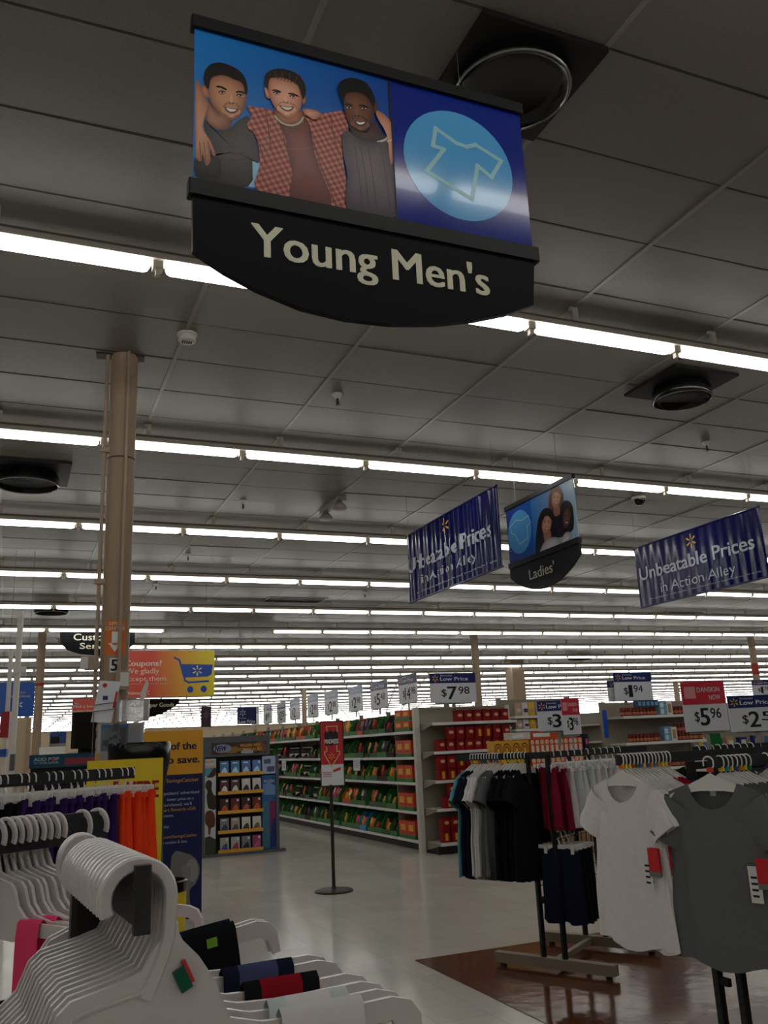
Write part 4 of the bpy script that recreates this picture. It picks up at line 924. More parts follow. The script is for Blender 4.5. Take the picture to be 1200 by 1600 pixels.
# low shelving with oil bottle at right
a = atY(1078, 1172, 12.2); b_ = atY(1230, 1168, 12.2)
rear_endcap('grey shelving with oil bottle and blue packs behind the 5.96 card', a.x, b_.x, 12.2, [.2, .6, .9, a.z], 1.85)
m_ = MB(); m_.cbox(-.05, .05, -.05, .05, 0, .17, .02); m_.lathe([(.05, .17), (.02, .22), (.02, .25)], 12); m_.c = 1; m_.lathe([(.024, .25), (.024, .275)], 12); m_.box(-.04, .04, -.053, -.05, .04, .12)
p = atY(1099, 1168, 11.85); t = m_.build('oil_bottle', [mat('oil_yellow', (226, 196, 70), rough=.15), mat('oil_label', (90, 120, 190))], None, loc=(p.x, 11.85, a.z+.001)); tag(t, 'yellow cooking oil bottle with blue label on the grey shelf', 'bottle')
for i, px in enumerate((1122, 1140, 1160, 1182, 1205)):
    p = atY(px, 1168, 11.9); c = [mat('box_slate', (0, 0, 0)), mat('nut_tan', (0, 0, 0)), mat('pack_deep_blue', (36, 54, 120)), mat('pack_deep_blue', (0, 0, 0)), bluep][i]
    m_ = MB(); m_.cbox(-.08, .08, -.05, .05, 0, .17+.02*(i % 2), .012); m_.c = 1; m_.box(-.05, .05, -.052, -.05, .05, .13); t = m_.build('food_pack', [c, whtp], None, loc=(p.x, 11.9, a.z+.001)); tag(t, 'food pack on the grey shelf, %s to the right of the oil bottle' % nth(i), 'pack', 'food packs beside the oil bottle')

# ------------------------------------------------------------------ cracker box stack
SY = 9.7
a = atY(772, 1178, SY); w_ = atY(912, 1174, SY).x-a.x
card_brown = mat('plinth_card', (150, 120, 88), rough=.8)
t = T('display_plinth', 'cardboard plinth under the cracker box stack', 'display', (a.x-.02, SY, 0))
MB().cbox(0, w_+.04, 0, .6, .02, .955, .01).build('body', card_brown, t); MB().box(.05, w_, .05, .55, 0, .02).build('pallet_foot', kick_m, t)
ybox = mat('cracker_yellow', (214, 158, 52), rough=.45); ring_m = mat('cracker_ring', (128, 76, 30)); cor = mat('cracker_orange', (206, 86, 42), rough=.45)
def ybox_mesh():
    b = MB(); b.box(0, .25, 0, .16, 0, .21)
    for cx_ in (.065, .185):
        for rr, c in ((.058, 1), (.045, 0), (.033, 1), (.02, 2)):
            b.c = c; b.flat(ell(cx_, .095, rr*.95, rr*1.5, 20), -.0005-.0004*(.06-rr)*50)
    b.c = 2; b.box(.01, .24, -.002, 0, .185, .2); return b.mesh('yellow_box', [ybox, ring_m, yel])
def obox_mesh():
    b = MB(); b.box(0, .068, 0, .16, 0, .215); b.c = 1; b.flat(ell(.034, .175, .024, .027, 14), -.001); b.box(.016, .054, -.001, 0, .02, .135); b.c = 2; b.flat(ell(.034, .175, .012, .014, 10), -.0014); return b.mesh('orange_box', [cor, whtp, yel])
ym, om = ybox_mesh(), obox_mesh()
for lay in range(2):
    z = .957+lay*.218
    for i in range(2):
        o = ob('cracker_box', ym, None, (a.x+.255*i, SY, z)); tag(o, 'yellow cracker box with brown rings, %s end of the stack, %s layer' % (('left', 'inner')[i], JN[lay]), 'box', 'yellow cracker boxes')
    n = int((w_-.52)/.0705)
    for i in range(n):
        o = ob('cracker_box', om, None, (a.x+.52+i*.0705, SY, z)); tag(o, 'narrow orange and white cracker box, %s beside the yellow boxes, %s layer' % (nth(i), JN[lay]), 'box', 'orange cracker boxes')
z = .957+2*.218
for x, w, c, n in ((.25, .29, whtp, 'white cracker box lying flat above the yellow boxes'), (.55, .42, cor, 'orange cracker box lying flat on top of the upright orange boxes')):
    m_ = MB(); m_.box(0, w, 0, .16, 0, .085); m_.c = 1; m_.box(.03, w*.65, -.002, 0, .02, .065); t = m_.build('cracker_box', [c, strip_m], None, loc=(a.x+x, SY+.01, z)); tag(t, n, 'box')
m_ = MB(); m_.box(0, .06, 0, .16, 0, .25); m_.c = 1; m_.box(.015, .045, -.002, 0, .12, .19); t = m_.build('cracker_box', [mat('box_navy', (24, 26, 52)), pink], None, loc=(a.x+w_+.03, SY, 1.175)); tag(t, 'dark navy box at the right end of the cracker stack', 'box')
MB
o = ob('display_plinth', MB().cbox(0, .09, 0, .2, 0, 1.174).mesh('body', card_brown), None, (a.x+w_+.03, SY, 0)); tag(o, 'narrow card post under the dark navy box', 'display')

# ------------------------------------------------------------------ disc display stand
f8 = lambda x, y: (300+x/7.275, 1140+y/7.275)
D0 = Vector((2.57, 13.0, 0)); pl = Pl(D0, 0); q = lambda x, y: pl(*f8(x, y))
gr = mat('stand_grey', (92, 94, 100), rough=.45); dk = mat('stand_dark', (16, 16, 18), rough=.6); ys = mat('strip_amber', (226, 168, 62), rough=.4)
t = T('disc_display', 'grey movie disc display stand with five amber edged shelves', 'display stand', D0)
xl, xr = q(120, 800)[0], q(985, 800)[0]; ztop = q(135, 90)[1]; zh = q(140, 320)[1]; zb = q(105, 1480)[1]; ZT = ztop
MB().box(xl, xr, .05, .4, .05, zh).build('cabinet', dk, t); MB().box(xl-.03, xr+.08, -.06, .42, zb-.02, zb+.06).build('base', gr, t); MB().box(xl, xr, -.0, .38, 0, zb-.02).build('plinth', dk, t)
h_ = MB().box(xl, q(880, 200)[0], -.02, .1, zh, ztop).build('header', gr, t)
xa, za = q(215, 290); xb, zb2 = q(840, 128)
hp = MB().box(xa, xb, -.024, -.02, za, zb2).build('header_print', pm(70, 56, 46), h_)
m_ = MB(); m_.flat(ell((xa*.8+xb*.2), (za+zb2)/2, .13, .06, 24), -.0246); m_.build('new_badge', pm(140, 150, 176), t)
m_ = MB(); letter(m_, 'NEW', xa+.05, (za+zb2)/2-.035, .16, .07, -.0252, .03, .2); m_.build('badge_lettering', pm(30, 34, 80), t)
m_ = MB(); letter(m_, 'WALKING WITH', xa+.42, zb2-.07, .3, .04, -.0248, .02); letter(m_, 'DINOSAURS', xa+.42, zb2-.13, .32, .045, -.0248, .02); m_.build('title_lettering', pm(226, 164, 60), t)
P = Print(pl, 300, 1140, 7.275); P.shape(pm(122, 84, 60), [(720, 150), (790, 130), (836, 180), (820, 250), (740, 230)]); P.shape(pm(170, 176, 184), [(560, 250), (600, 215), (660, 225), (690, 240), (680, 268), (560, 268)]); P.shape(pm(150, 110, 60), [(380, 260), (430, 210), (500, 190), (540, 230), (480, 268)]); P.build('header_picture', t, -.0235)
for x0, x1, y0, y1, nm, c in ((140, 272, 330, 1430, 'side_poster', pm(196, 206, 206)), (800, 948, 295, 505, 'info_poster', pm(176, 190, 222)), (800, 955, 512, 1360, 'movie_poster', pm(52, 96, 150))):
    A = q(x0, y1); B = q(x1, y0); MB().box(A[0], B[0], -.004, .05, A[1], B[1]).build(nm, c, t)
MB().box(xl-.005, q(140, 800)[0], -.03, .1, zb, zh).build('side_frame', gr, t); MB().box(q(952, 800)[0], xr, -.03, .38, zb, q(952, 290)[1]).build('side_frame', gr, t)
P = Print(pl, 300, 1140, 7.275)
P.shape(pm(90, 160, 190), [(146, 440), (270, 430), (272, 520), (146, 530)], 1); P.shape(pm(70, 50, 40), [(165, 540), (200, 505), (235, 450), (270, 440), (262, 520), (220, 545)])
P.shape(pm(60, 46, 38), [(150, 650), (165, 590), (200, 575), (226, 605), (222, 680), (245, 740), (270, 760), (268, 900), (215, 905), (180, 880), (165, 760), (175, 700)])
P.shape(pm(96, 56, 40), [(150, 960), (190, 920), (240, 935), (262, 1010), (255, 1100), (215, 1120), (205, 1190), (185, 1190), (180, 1110), (150, 1060)])
P.shape(pm(58, 62, 52), [(144, 1230), (200, 1210), (270, 1250), (270, 1428), (144, 1428)], 1); P.build('side_picture', t, -.004)
m_ = MB(); A = q(150, 380); letter(m_, 'WALKING', A[0], A[1], .13, .03, -.0052, .02); letter(m_, 'DINOSAURS', A[0], A[1]-.07, .14, .03, -.0052, .02); m_.build('side_lettering', pm(226, 150, 60), t)
P = Print(pl, 300, 1140, 7.275)   # plain colour fields only, in the tones of the poster
P.shape(pm(110, 150, 196), [(806, 620), (880, 600), (950, 640), (950, 740), (806, 740)], 1); P.shape(pm(64, 120, 140), [(806, 820), (876, 810), (884, 1340), (806, 1350)], 1); P.shape(pm(130, 44, 92), [(884, 810), (950, 812), (948, 1000), (920, 1180), (886, 1200)], 1); P.shape(pm(34, 50, 110), [(920, 1010), (950, 1000), (950, 1330), (890, 1340), (886, 1210)], 1)
P.shape(pm(84, 96, 130), [(815, 340), (895, 330), (895, 385), (815, 390)], 1); P.shape(pm(84, 96, 130), [(850, 420), (935, 414), (935, 475), (850, 480)], 1); P.build('poster_fields', t, -.004)
m_ = MB(); A = q(818, 602); letter(m_, 'FROZEN', A[0], A[1], q(935, 600)[0]-A[0], .035, -.0052); m_.build('poster_lettering', pm(214, 226, 236), t)
sy_ = [(522, 478), (735, 680), (955, 897), (1180, 1115), (1400, 1332)]
cov = [[(70, 130, 190), (70, 130, 190), (80, 120, 190), (90, 130, 200)], [(84, 44, 40), (90, 46, 42), (206, 204, 198), (210, 208, 200)], [(70, 28, 24), (96, 36, 28), (62, 34, 30), (110, 44, 34)], [(130, 132, 140), (170, 160, 150), (214, 210, 198), (216, 210, 196)], [(176, 170, 160), (170, 176, 184), (120, 128, 140), (160, 72, 110)]]
acc = [[(200, 225, 240)]*4, [(226, 220, 212), (226, 220, 212), (40, 36, 40), (40, 36, 40)], [(196, 90, 50)]*4, [(50, 58, 90), (90, 84, 110), (80, 60, 50), (120, 100, 80)], [(60, 76, 150), (170, 60, 70), (40, 44, 50), (196, 90, 150)]]
DN = ['top', 'second', 'middle', 'fourth', 'bottom']
for k, (ya, yb) in enumerate(sy_):
    A = q(292, ya); B = q(806, yb); zz = (A[1]+B[1])/2
    s = MB().box(A[0], B[0], -.03, .05, zz-.03, zz-.005).build('shelf', dk, t); MB().box(A[0], B[0], -.036, -.03, zz-.025, zz+.02).build('amber_strip', ys, s)
    for i in range(4):
        x = A[0]+.025+i*(B[0]-A[0]-.03)/4
        d = T('disc_case', 'movie disc case, %s from left on the %s shelf of the display' % (nth(i), DN[k]), 'disc case', (D0.x+x, 13.0-.022, zz-.004), 0, 'movie disc cases'); d.rotation_euler = (-.08, 0, 0)
        MB().box(0, .135, 0, .014, 0, .19).build('case', pm(24, 40, 70) if k == 0 else dk, d)
        m_ = MB(); m_.box(.006, .13, -.002, 0, .006, .184); m_.c = 1
        m_.flat(smooth_poly([(.02, .02), (.05+.01*i, .03), (.11, .02), (.1, .06+.01*k), (.075, .1), (.04, .07)], 3), -.0026); m_.c = 2
        m_.box(.09, .118, -.0032, -.002, .14, .172) if k in (2, 4) or i == 3 else m_.box(.03, .1, -.0032, -.002, .15, .165)
        m_.build('cover', [pm(*cov[k][i]), pm(*acc[k][i]), card_m], d)

# ------------------------------------------------------------------ savings totem
f7 = lambda x, y: (140+x/6, 1060+y/6)
o = Vector((atd(318, 1270, 8.05).x-.8, 8.42, 0)); pl = Pl(o, 0)
t = T('display_totem', 'yellow and navy savings totem with rounded edges left of the disc display', 'display stand', o)
zt = pl(318, 1140)[1]; zm = pl(318, 1208)[1]; w = pl(317, 1250)[0]
fp = [(w-.005, 0), (w, .02), (w, .2), (w*.9, .3), (w*.5, .34), (w*.1, .3), (0, .2), (0, .06), (.03, .01), (.06, 0)][::-1]
m_ = MB(); m_.prismz(fp[::-1], zm, zt); m_.build('upper_panel', mat('totem_yellow', (224, 160, 40), rough=.4, var=.04), t)
m_ = MB(); m_.prismz(fp[::-1], 0, zm); m_.build('lower_panel', mat('totem_navy', (20, 30, 82), rough=.4, var=.04), t)
m_ = MB(); letpx(m_, pl, 'of the', (762, 668), (1000, 662), 600, -.003, .03, f7); letpx(m_, pl, 'to save.', (690, 798), (1030, 790), 730, -.003, .03, f7); m_.build('headline', pm(20, 24, 60), t)
m_ = MB()
for s, x0, x1, y, c in (("competitors' advertised", 620, 1026, 1088, 30), ('lower price on a', 728, 975, 1142, 28), ("purchased, we'll", 690, 956, 1194, 28), ('difference.', 640, 786, 1302, 28), ('day.', 695, 750, 1402, 26), ('receipt number & date', 600, 912, 1550, 26)): letpx(m_, pl, s, (x0, y), (x1, y), y-c, -.003, 0, f7)
m_.build('lettering', pm(190, 196, 214), t)
m_ = MB()
for s, x0, x1, y, c in (('SavingsCatcher', 722, 1022, 970, 34), ('Walmart Rewards eGift', 600, 996, 1244, 30), ('walmart.com/SavingsCatcher', 560, 1006, 1496, 28)): letpx(m_, pl, s, (x0, y), (x1, y), y-c, -.003, .01, f7)
m_.build('gold_lettering', pm(206, 150, 70), t)
P = Print(pl, 0, 0, 1); P.shape(pm(120, 118, 116), [(268, 1338), (290, 1333), (306, 1342), (312, 1360), (306, 1380), (296, 1392), (296, 1430), (268, 1430)]); P.oval(pm(150, 148, 146), 300, 1360, 10, 18); P.shape(pm(134, 132, 130), [(284, 1352), (298, 1354), (298, 1372), (284, 1370)], 1)
for i in range(5): P.line(pm(60, 60, 70), [(274, 1372+8*i), (282, 1373+8*i)], .012)
P.build('receipt_print', t, -.002)

# ------------------------------------------------------------------ black bin with yellow sign
o = atd(206, 1350, 5.2); o.z = 0; rz = -.12
t = T('drop_bin', 'black round bin with a yellow sign reading HERE in red', 'bin', o, rz)
m_ = MB(); m_.lathe([(.16, 0), (.16, 1.2), (.192, 1.36), (.197, 1.47), (.19, 1.485), (.178, 1.475), (.165, 1.3)], 36); m_.build('barrel', bk, t, True, loc=(.025, .2, 0))
pl = Pl(o, rz); zt = pl(206, 1186)[1]; x1 = pl(253, 1270)[0]; x0 = x1-.44; zb = pl(250, 1347)[1]
MB().box(x0, x1, -.05, .0, zb, zt).build('sign_panel', mat('sign_yellow', (226, 200, 44), rough=.4, var=.03), t)
m_ = MB(); letpx(m_, pl, 'HERE', (345, 1118), (640, 1112), 965, -.0515, .03, f7); letpx(m_, pl, 'E', (225, 1118), (275, 1118), 965, -.0515, .03, f7); m_.build('lettering', pm(150, 30, 26), t)
MB().box(x1-.03, x1+.005, .0, .16, .0, zt).build('post', dk, t)
p = atd(256, 1372, 4.95); p.z = 0
t = T('bucket', 'low yellow bucket with a black rim behind the orange shorts', 'bucket', p)
m_ = MB(); m_.lathe([(.11, 0), (.125, .6), (.125, .66)], 28); m_.build('body', mat('sign_yellow', (0, 0, 0)), t, True); m_ = MB(); m_.lathe([(.128, .66), (.132, .675), (.132, .715), (.118, .72), (.11, .66)], 28); m_.build('rim', bk, t, True)

# ------------------------------------------------------------------ cooler with poster, monitor, shrink wrapped pack
o = atd(45, 1202, 6.0); zt_ = atd(48, 1180, 6.0).z; o.z = 0; rz = -.25; pl = Pl(o, rz)
wq = pl(154, 1190)[0]; zb_ = pl(48, 1201)[1]
t = T('drink_cooler', 'dark teal drink cooler with an Add Pop To Your Dinner poster', 'cooler', o, rz)
MB().cbox(0, wq, .02, .5, 0, zb_, .02).build('cabinet', dk, t); MB().box(0, wq, 0, .5, zb_, zt_).build('poster', mat('poster_teal', (20, 70, 96), rough=.4), t)
m_ = MB(); letpx(m_, pl, 'ADD POP', (395, 1128), (692, 1104), 1090, -.002, .03, f5); letpx(m_, pl, 'TO YOUR DINNER', (392, 1164), (688, 1140), 1140, -.002, .01, f5); m_.build('lettering', pm(170, 200, 212), t)
m_ = MB(); c = pl(*f5(624, 1100)); m_.flat(ell(c[0], c[1], .011, .013, 16), -.003); m_.build('red_dot', pm(206, 60, 50), t)
m_ = MB(); c = pl(*f5(760, 1120)); m_.box(c[0], c[0]+.22, -.002, 0, zb_+.015, zb_+.06); m_.build('poster_stripes', pm(150, 60, 76), t)
p = Pl(o+Vector((0, .05, 0)), rz)
t = T('monitor', 'black box shaped monitor standing on the drink cooler', 'monitor', o, rz)
xa, xb = pl(107, 1150)[0], pl(152, 1150)[0]; z1 = pl(125, 1112)[1]
m_ = MB(); m_.cbox(xa, xb, .06, .36, zt_+.03, z1, .03); m_.build('case', bk, t); MB().box(xa+.05, xb-.03, .1, .3, zt_, zt_+.03).build('foot', bk2, t)
m_ = MB()
for i in range(4): m_.box(xa-.001, xa+.01, .1, .3, zt_+.1+.08*i, zt_+.11+.08*i)
m_.build('vent_lines', gr, t)
o2 = atd(148, 1190, 5.42); pl = Pl(o2, -.2); wrap = mat('shrink_wrap', (220, 222, 224), rough=.12, trans=.55, spec=.6, bump=.6, scale=60)
t = T('wrapped_pack', 'shrink wrapped white pack with bluish print above the black bin', 'pack', o2, -.2)
wz = pl(226, 1150)[0]; hz = pl(148, 1124)[1]
MB().cbox(.01, wz-.01, .01, .1, .0, hz-.03, .02).build('contents', mat('pack_pale', (196, 198, 200), rough=.5, var=.1, scale=12), t)
m_ = MB(); m_.box(.03, wz*.66, .006, .01, .06, hz*.86); m_.c = 1; m_.box(.03, wz*.66, .004, .006, hz*.78, hz*.86); m_.c = 2
for i in range(16): xx = r.uniform(.04, wz*.6); zz = r.uniform(.08, hz*.7); m_.box(xx, xx+r.uniform(.01, .04), .003, .006, zz, zz+r.uniform(.01, .05))
m_.c = 3; m_.box(.0, .03, .003, .006, .0, .05)
m_.build('picture', [pm(104, 122, 140), pm(40, 120, 190), pm(54, 60, 72), yel], t)
m_ = MB(); nx, nz = 26, 26
for y in (0,): m_.add([(wz*i/nx, y-.004+r.uniform(-.004, .004), hz*j/nz) for j in range(nz+1) for i in range(nx+1)], [(j*(nx+1)+i, j*(nx+1)+i+1, (j+1)*(nx+1)+i+1, (j+1)*(nx+1)+i) for j in range(nz) for i in range(nx)])
m_.build('film', mat('film_clear', (236, 238, 240), rough=.15, trans=.9, spec=.5, ior=1.15), t, True)
m_ = MB(); m_.cbox(-.04, .0, .0, .1, -o2.z, -.01, .005); 
o3 = ob('display_plinth', m_.mesh('body', dk), None, o2, -.2); tag(o3, 'dark stand under the shrink wrapped pack', 'display')
m_ = MB(); m_.cbox(-.04, wz, .0, .1, -.03, -.0, .005); o4 = m_.build('shelf_top', dk, o3)
# paper on a wire clip, white blade shaped card
o5 = atd(146, 1128, 5.4); pl = Pl(o5, -.2)
t = T('paper_sheet', 'white paper sheet with red marks tilted beside the column', 'paper', o5, -.2)
m_ = MB(); m_.prism([(-.016, 0), (.105, -.01), (.155, .24), (.03, .25)], -.001, .001); m_.build('sheet', card_m, t)
m_ = MB(); m_.box(.05, .08, -.002, -.001, .13, .155); m_.build('blue_mark', pm(30, 50, 110), t); m_ = MB(); m_.flat([(.11, .08), (.125, .08), (.14, .18), (.128, .18)], -.002); m_.flat(ell(.06, .22, .014, .014, 14), -.002); m_.build('red_mark', pm(206, 40, 40), t)
m_ = MB(); m_.tube([(-.01, -.008, .1), (.3, -.008, .13)], .003, 5); m_.tube([(-.01, -.008, .06), (.3, -.008, .09)], .003, 5); m_.tube([(.0, -.008, .06), (.0, -.008, -.3)], .003, 5); m_.build('wire_clip', wire_m, t)
t = T('card_blade', 'pointed white plastic card sticking up above the wrapped pack', 'card', atd(217, 1095, 5.4), -.2)
m_ = MB(); m_.prism([(0, 0), (.03, 0), (.055, .09), (.05, .13), (.035, .11), (.015, .06)], -.002, .002); m_.build('blade', whtp, t); m_ = MB(); m_.cbox(-.13, .06, .0, .08, -.12, .01, .03); m_.build('folded_bag', mat('shrink_wrap', (0, 0, 0)), t)

# ------------------------------------------------------------------ checkout poles and far fittings at left
p = atd(21, 1150, 9); p.z = 0
t = T('checkout_pole', 'tall white checkout lane pole with a grey scanner box', 'pole', p, -.3)
MB().cbox(-.026, .026, -.026, .026, 0, 2.95, .006).build('pole', wht, t); MB().cbox(-.03, .1, -.06, -.026, 2.3, 2.36, .004).build('bracket', wht, t); MB().box(-.035, .035, -.05, .05, 0, .02).build('base', gr, t)
MB().cbox(-.005, .04, -.06, -.02, 1.32, 1.48, .005).build('scanner', gr, t)
p = atd(9, 1150, 9.4); p.z = 0
t = T('checkout_pole', 'white checkout lane pole with red and blue boxes at the left edge', 'pole', p, -.3)
MB().cbox(-.02, .02, -.02, .02, 0, 2.6, .006).build('pole', wht, t); MB().cbox(-.05, .04, -.05, .03, 1.66, 1.93, .006).build('red_box', pm(150, 40, 40), t); MB().cbox(-.05, .03, -.05, .03, 1.46, 1.54, .006).build('blue_box', pm(40, 80, 160), t); MB().box(-.06, .06, -.05, .05, 0, .02).build('base', gr, t)
a = atY(14, 1195, 26); t = T('partition', 'tall pale tan partition far behind the checkout poles', 'partition', (a.x, 26, 0)); b_ = atY(42, 1122, 26)
MB().box(0, b_.x-a.x, 0, .3, 0, b_.z).build('panel', cream, t); MB().box(b_.x-a.x, b_.x-a.x+.12, -.02, .32, 0, b_.z).build('edge_post', col_m, t)
a = atY(62, 1181, 17); b_ = atY(103, 1166, 17); t = T('checkout_counter', 'white fronted checkout counter behind the drink cooler', 'counter', (a.x, 17, 0))
MB().box(0, b_.x-a.x, 0, .5, 0, a.z).build('base', gr, t); MB().cbox(0, b_.x-a.x, -.02, .5, a.z, b_.z, .01).build('white_front', wpr, t)
a = atY(78, 1162, 22); b_ = atY(104, 1143, 22); t = T('shelf_display', 'small blue packed shelf display beyond the checkout counter', 'display', (a.x, 22, 0))
MB().box(0, b_.x-a.x, 0, .4, 0, a.z).build('base', shelf_b, t); MB().cbox(0, b_.x-a.x, 0, .4, a.z, b_.z, .03).build('blue_packs', pm(40, 70, 150), t); MB().box(.02, .2, -.02, 0, a.z, b_.z-.1).build('dark_rack', dk, t)
# neighbouring gondolas deeper in the store
for i, (x, y0_, y1_, w) in enumerate(((7.3, 13, 40, 'behind the red canister endcap'), (9.9, 13.5, 44, 'behind the jar endcap'), (13.2, 14, 46, 'right of the jar endcap'), (17, 15, 46, 'deep in the store at right'), (-1.2, 26, 50, 'deep in the store behind the checkouts'), (3.4, 30, 60, 'far behind the disc display'))):
    t = T('gondola_shelving', 'distant beige gondola shelving '+w, 'shelving', (x, y0_, 0)); MB().box(-.03, .03, 0, y1_-y0_, 0, 1.8).build('back_panel', shelf_b, t); MB().box(-.45, .45, 0, y1_-y0_, 0, .12).build('kick_base', kick_m, t)
    for z in (.5, .9, 1.3, 1.6): MB().box(-.4, .4, 0, y1_-y0_, z-.03, z).build('shelf', shelf_m, t)
# ------------------------------------------------------------------ garments and hangers
fab = lambda n, c: mat('fabric_'+n, c, rough=.9, spec=.15, var=.08, scale=45, bump=.1)
F_ = {'white': fab('white', (228, 224, 223)), 'grey': fab('grey', (104, 106, 106)), 'black': fab('black', (24, 24, 28)), 'navy': fab('navy', (26, 30, 52)), 'turquoise': fab('turquoise', (96, 176, 190)), 'maroon': fab('maroon', (132, 26, 50)), 'red': fab('red', (176, 34, 48)), 'blue': fab('blue', (40, 96, 186)), 'orange': fab('orange', (252, 74, 32)), 'purple': fab('purple', (58, 32, 92)), 'mint': fab('mint', (206, 216, 214)), 'pink': fab('pink', (250, 74, 122)), 'slate': fab('slate', (74, 80, 120)), 'darkred': fab('darkred', (150, 24, 34)), 'lime': fab('lime', (130, 190, 60)), 'charcoal': fab('charcoal', (70, 72, 74))}
plastic = mat('hanger_plastic', (228, 222, 220), rough=.35, spec=.5, var=.02, trans=.18, ior=1.2, sss=.15)
plastic2 = mat('hanger_white', (232, 230, 226), rough=.4, spec=.4, var=.02)
bar_m = mat('rack_bar', (46, 46, 48), rough=.6, var=.25, scale=250, bump=.3); leg_m = mat('rack_leg', (34, 32, 32), rough=.45); base_m = mat('rack_base', (150, 138, 120), rough=.5)
tagw = mat('tag_white', (222, 222, 220)); tagr = mat('tag_red', (206, 40, 44)); lbl = mat('neck_label', (170, 170, 168))
def tee_mesh(color, dep, seed, L=.68, scoop=.1):
    r = random.Random(seed); b = MB(); NU, NV = 56, 22; ph = [r.uniform(0, 6) for _ in range(4)]
    rs = []
    for j in range(NV):
        v = j/(NV-1); hw = .19+.02*min(1, v*5)-.012*sin(pi*min(1, v*1.6))+.03*v*v; ring = []
        for i in range(NU):
            th = 2*pi*i/NU; c, s = cos(th), sin(th); x = hw*(abs(c)**.75)*(1 if c >= 0 else -1); a = abs(x); fr = s < 0
            nk = .095
            if a < nk: zt = -(scoop if fr else .022)*sqrt(max(0, 1-(a/nk)**2)); d0 = .4*dep+.012*(1-a/nk)
            else: zt = -(a-nk)*.34; d0 = .003
            hem = -L+.012*sin(x*22+ph[0])+.02*(a/.22)**2
            z = zt*(1-v)+hem*v; k = min(1, v*3.5); d = d0*(1-k)+dep*k
            fold = (.30*sin(x*46+ph[1]+z*3)+.22*sin(x*83+ph[2]))*dep*(.15+v)*.8
            ring.append((x+.004*sin(z*20+ph[3]), s*d+fold*(abs(s)**.5), z))
        rs.append(ring)
    b.rings(rs, False)
    for sgn in (-1, 1):
        rs = []
        for k in range(8):
            t = k/7; cxx = .128+.10*t; cz = -.088-.135*t; h = .088-.010*t; dd = (.5*dep+.008)*(1+.5*t)
            rs.append([(sgn*(cxx+.84*h*cos(2*pi*i/16)), dd*sin(2*pi*i/16)+.004*sin(k*1.7+i+ph[0]), cz+.54*h*cos(2*pi*i/16)) for i in range(16)])
        b.rings(rs, False)
    return b.mesh('shirt', F_[color], True)
def hanger_body_mesh():
    h = [(.007, -.042), (.02, -.05), (.05, -.064), (.11, -.09), (.18, -.122), (.188, -.134), (.17, -.136), (.1, -.115), (.05, -.108)]
    b = MB(); b.prism(h+[(-x, z) for x, z in h[::-1]], -.0025, .0025); return b.mesh('hanger_body', plastic2)
def hook_mesh():
    b = MB(); b.tube([(-.021, 0, -.012)]+[(.021*cos(a), 0, .004+.021*sin(a)) for a in [pi-pi*k/10 for k in range(11)]]+[(.02, 0, -.012), (.006, 0, -.03), (0, 0, -.045)], .0032, 6); return b.mesh('hook', plastic2, True)
hb_me, hk_me = hanger_body_mesh(), hook_mesh()
mk = {c: MB().box(-.008, .016, -.005, .005, -.036, -.018).mesh('size_marker', mat('marker_'+c, v, rough=.4)) for c, v in dict(red=(214, 70, 50), orange=(236, 140, 50), yellow=(238, 216, 60), green=(40, 140, 80), blue=(70, 90, 170), teal=(60, 150, 170), purple=(110, 80, 150)).items()}
MC = ['orange', 'yellow', 'yellow', 'red', 'green', 'blue', 'yellow', 'purple', 'orange', 'teal']
lab_me = MB().box(-.011, .011, .006, .008, -.05, -.026).mesh('neck_label', lbl)
def tags_mesh():
    b = MB(); b.box(.12, .165, -.05, -.049, -.43, -.30); b.c = 1; b.box(.155, .215, -.054, -.053, -.36, -.27); b.c = 2; b.box(.155, .215, -.0545, -.0535, -.38, -.36); b.c = 3
    for k in range(4): b.box(.128, .152, -.0506, -.05, -.41+.022*k, -.402+.022*k)
    return b.mesh('price_tag', [tagw, tagr, mat('tag_grey', (120, 118, 114)), blk])
tg_me = tags_mesh()
def place_tee(P, vdir, color, label, group, seed=0, full=False, tags=False, mark=None, wob=.0, hg=None):
    rz = atan2(vdir[1], vdir[0])-pi/2+wob
    h = T('clothes_hanger', hg or ('hanger of the '+label), 'hanger', P, rz, 'hangers of '+group)
    ob('hook', hk_me, h); ob('hanger_body', hb_me, h)
    if mark: ob('size_marker', mk[mark], h)
    dep = .032 if full else .014
    t = T('tshirt', label, 't-shirt', (P[0], P[1], P[2]-.078), rz, group)
    ob('shirt', cached(('tee', color, full, seed % 3), lambda: tee_mesh(color, dep, seed % 3)), t)
    if full: ob('neck_label', lab_me, t)
    if tags: ob('price_tag', tg_me, t)
    return t
def shorts_mesh(color, w, L, seed, pleat=1.0):
    r = random.Random(seed); b = MB(); ph = r.uniform(0, 6)
    for sgn in (-1, 1):
        rs = []
        for j in range(12):
            v = j/11; hw = w/4*(1+.18*v); cx_ = sgn*(w/4+.012*v)
            ring = []
            for i in range(28):
                th = 2*pi*i/28; x = hw*cos(th)*1.02; d = .014+.022*min(1, v*2.5)
                ring.append((cx_+x, d*sin(th)+pleat*.011*sin((cx_+x)*75+ph+v*1.5)*(.3+v), -.085-L*v+.008*sin(x*30+ph)*v+.012*(1-v)**4*sin((cx_+x)*60+ph)))
            rs.append(ring)
        b.rings(rs, True)
    b.box(-w/2, w/2, -.015, .015, -.11, -.09)
    return b.mesh('shorts', F_[color], True)
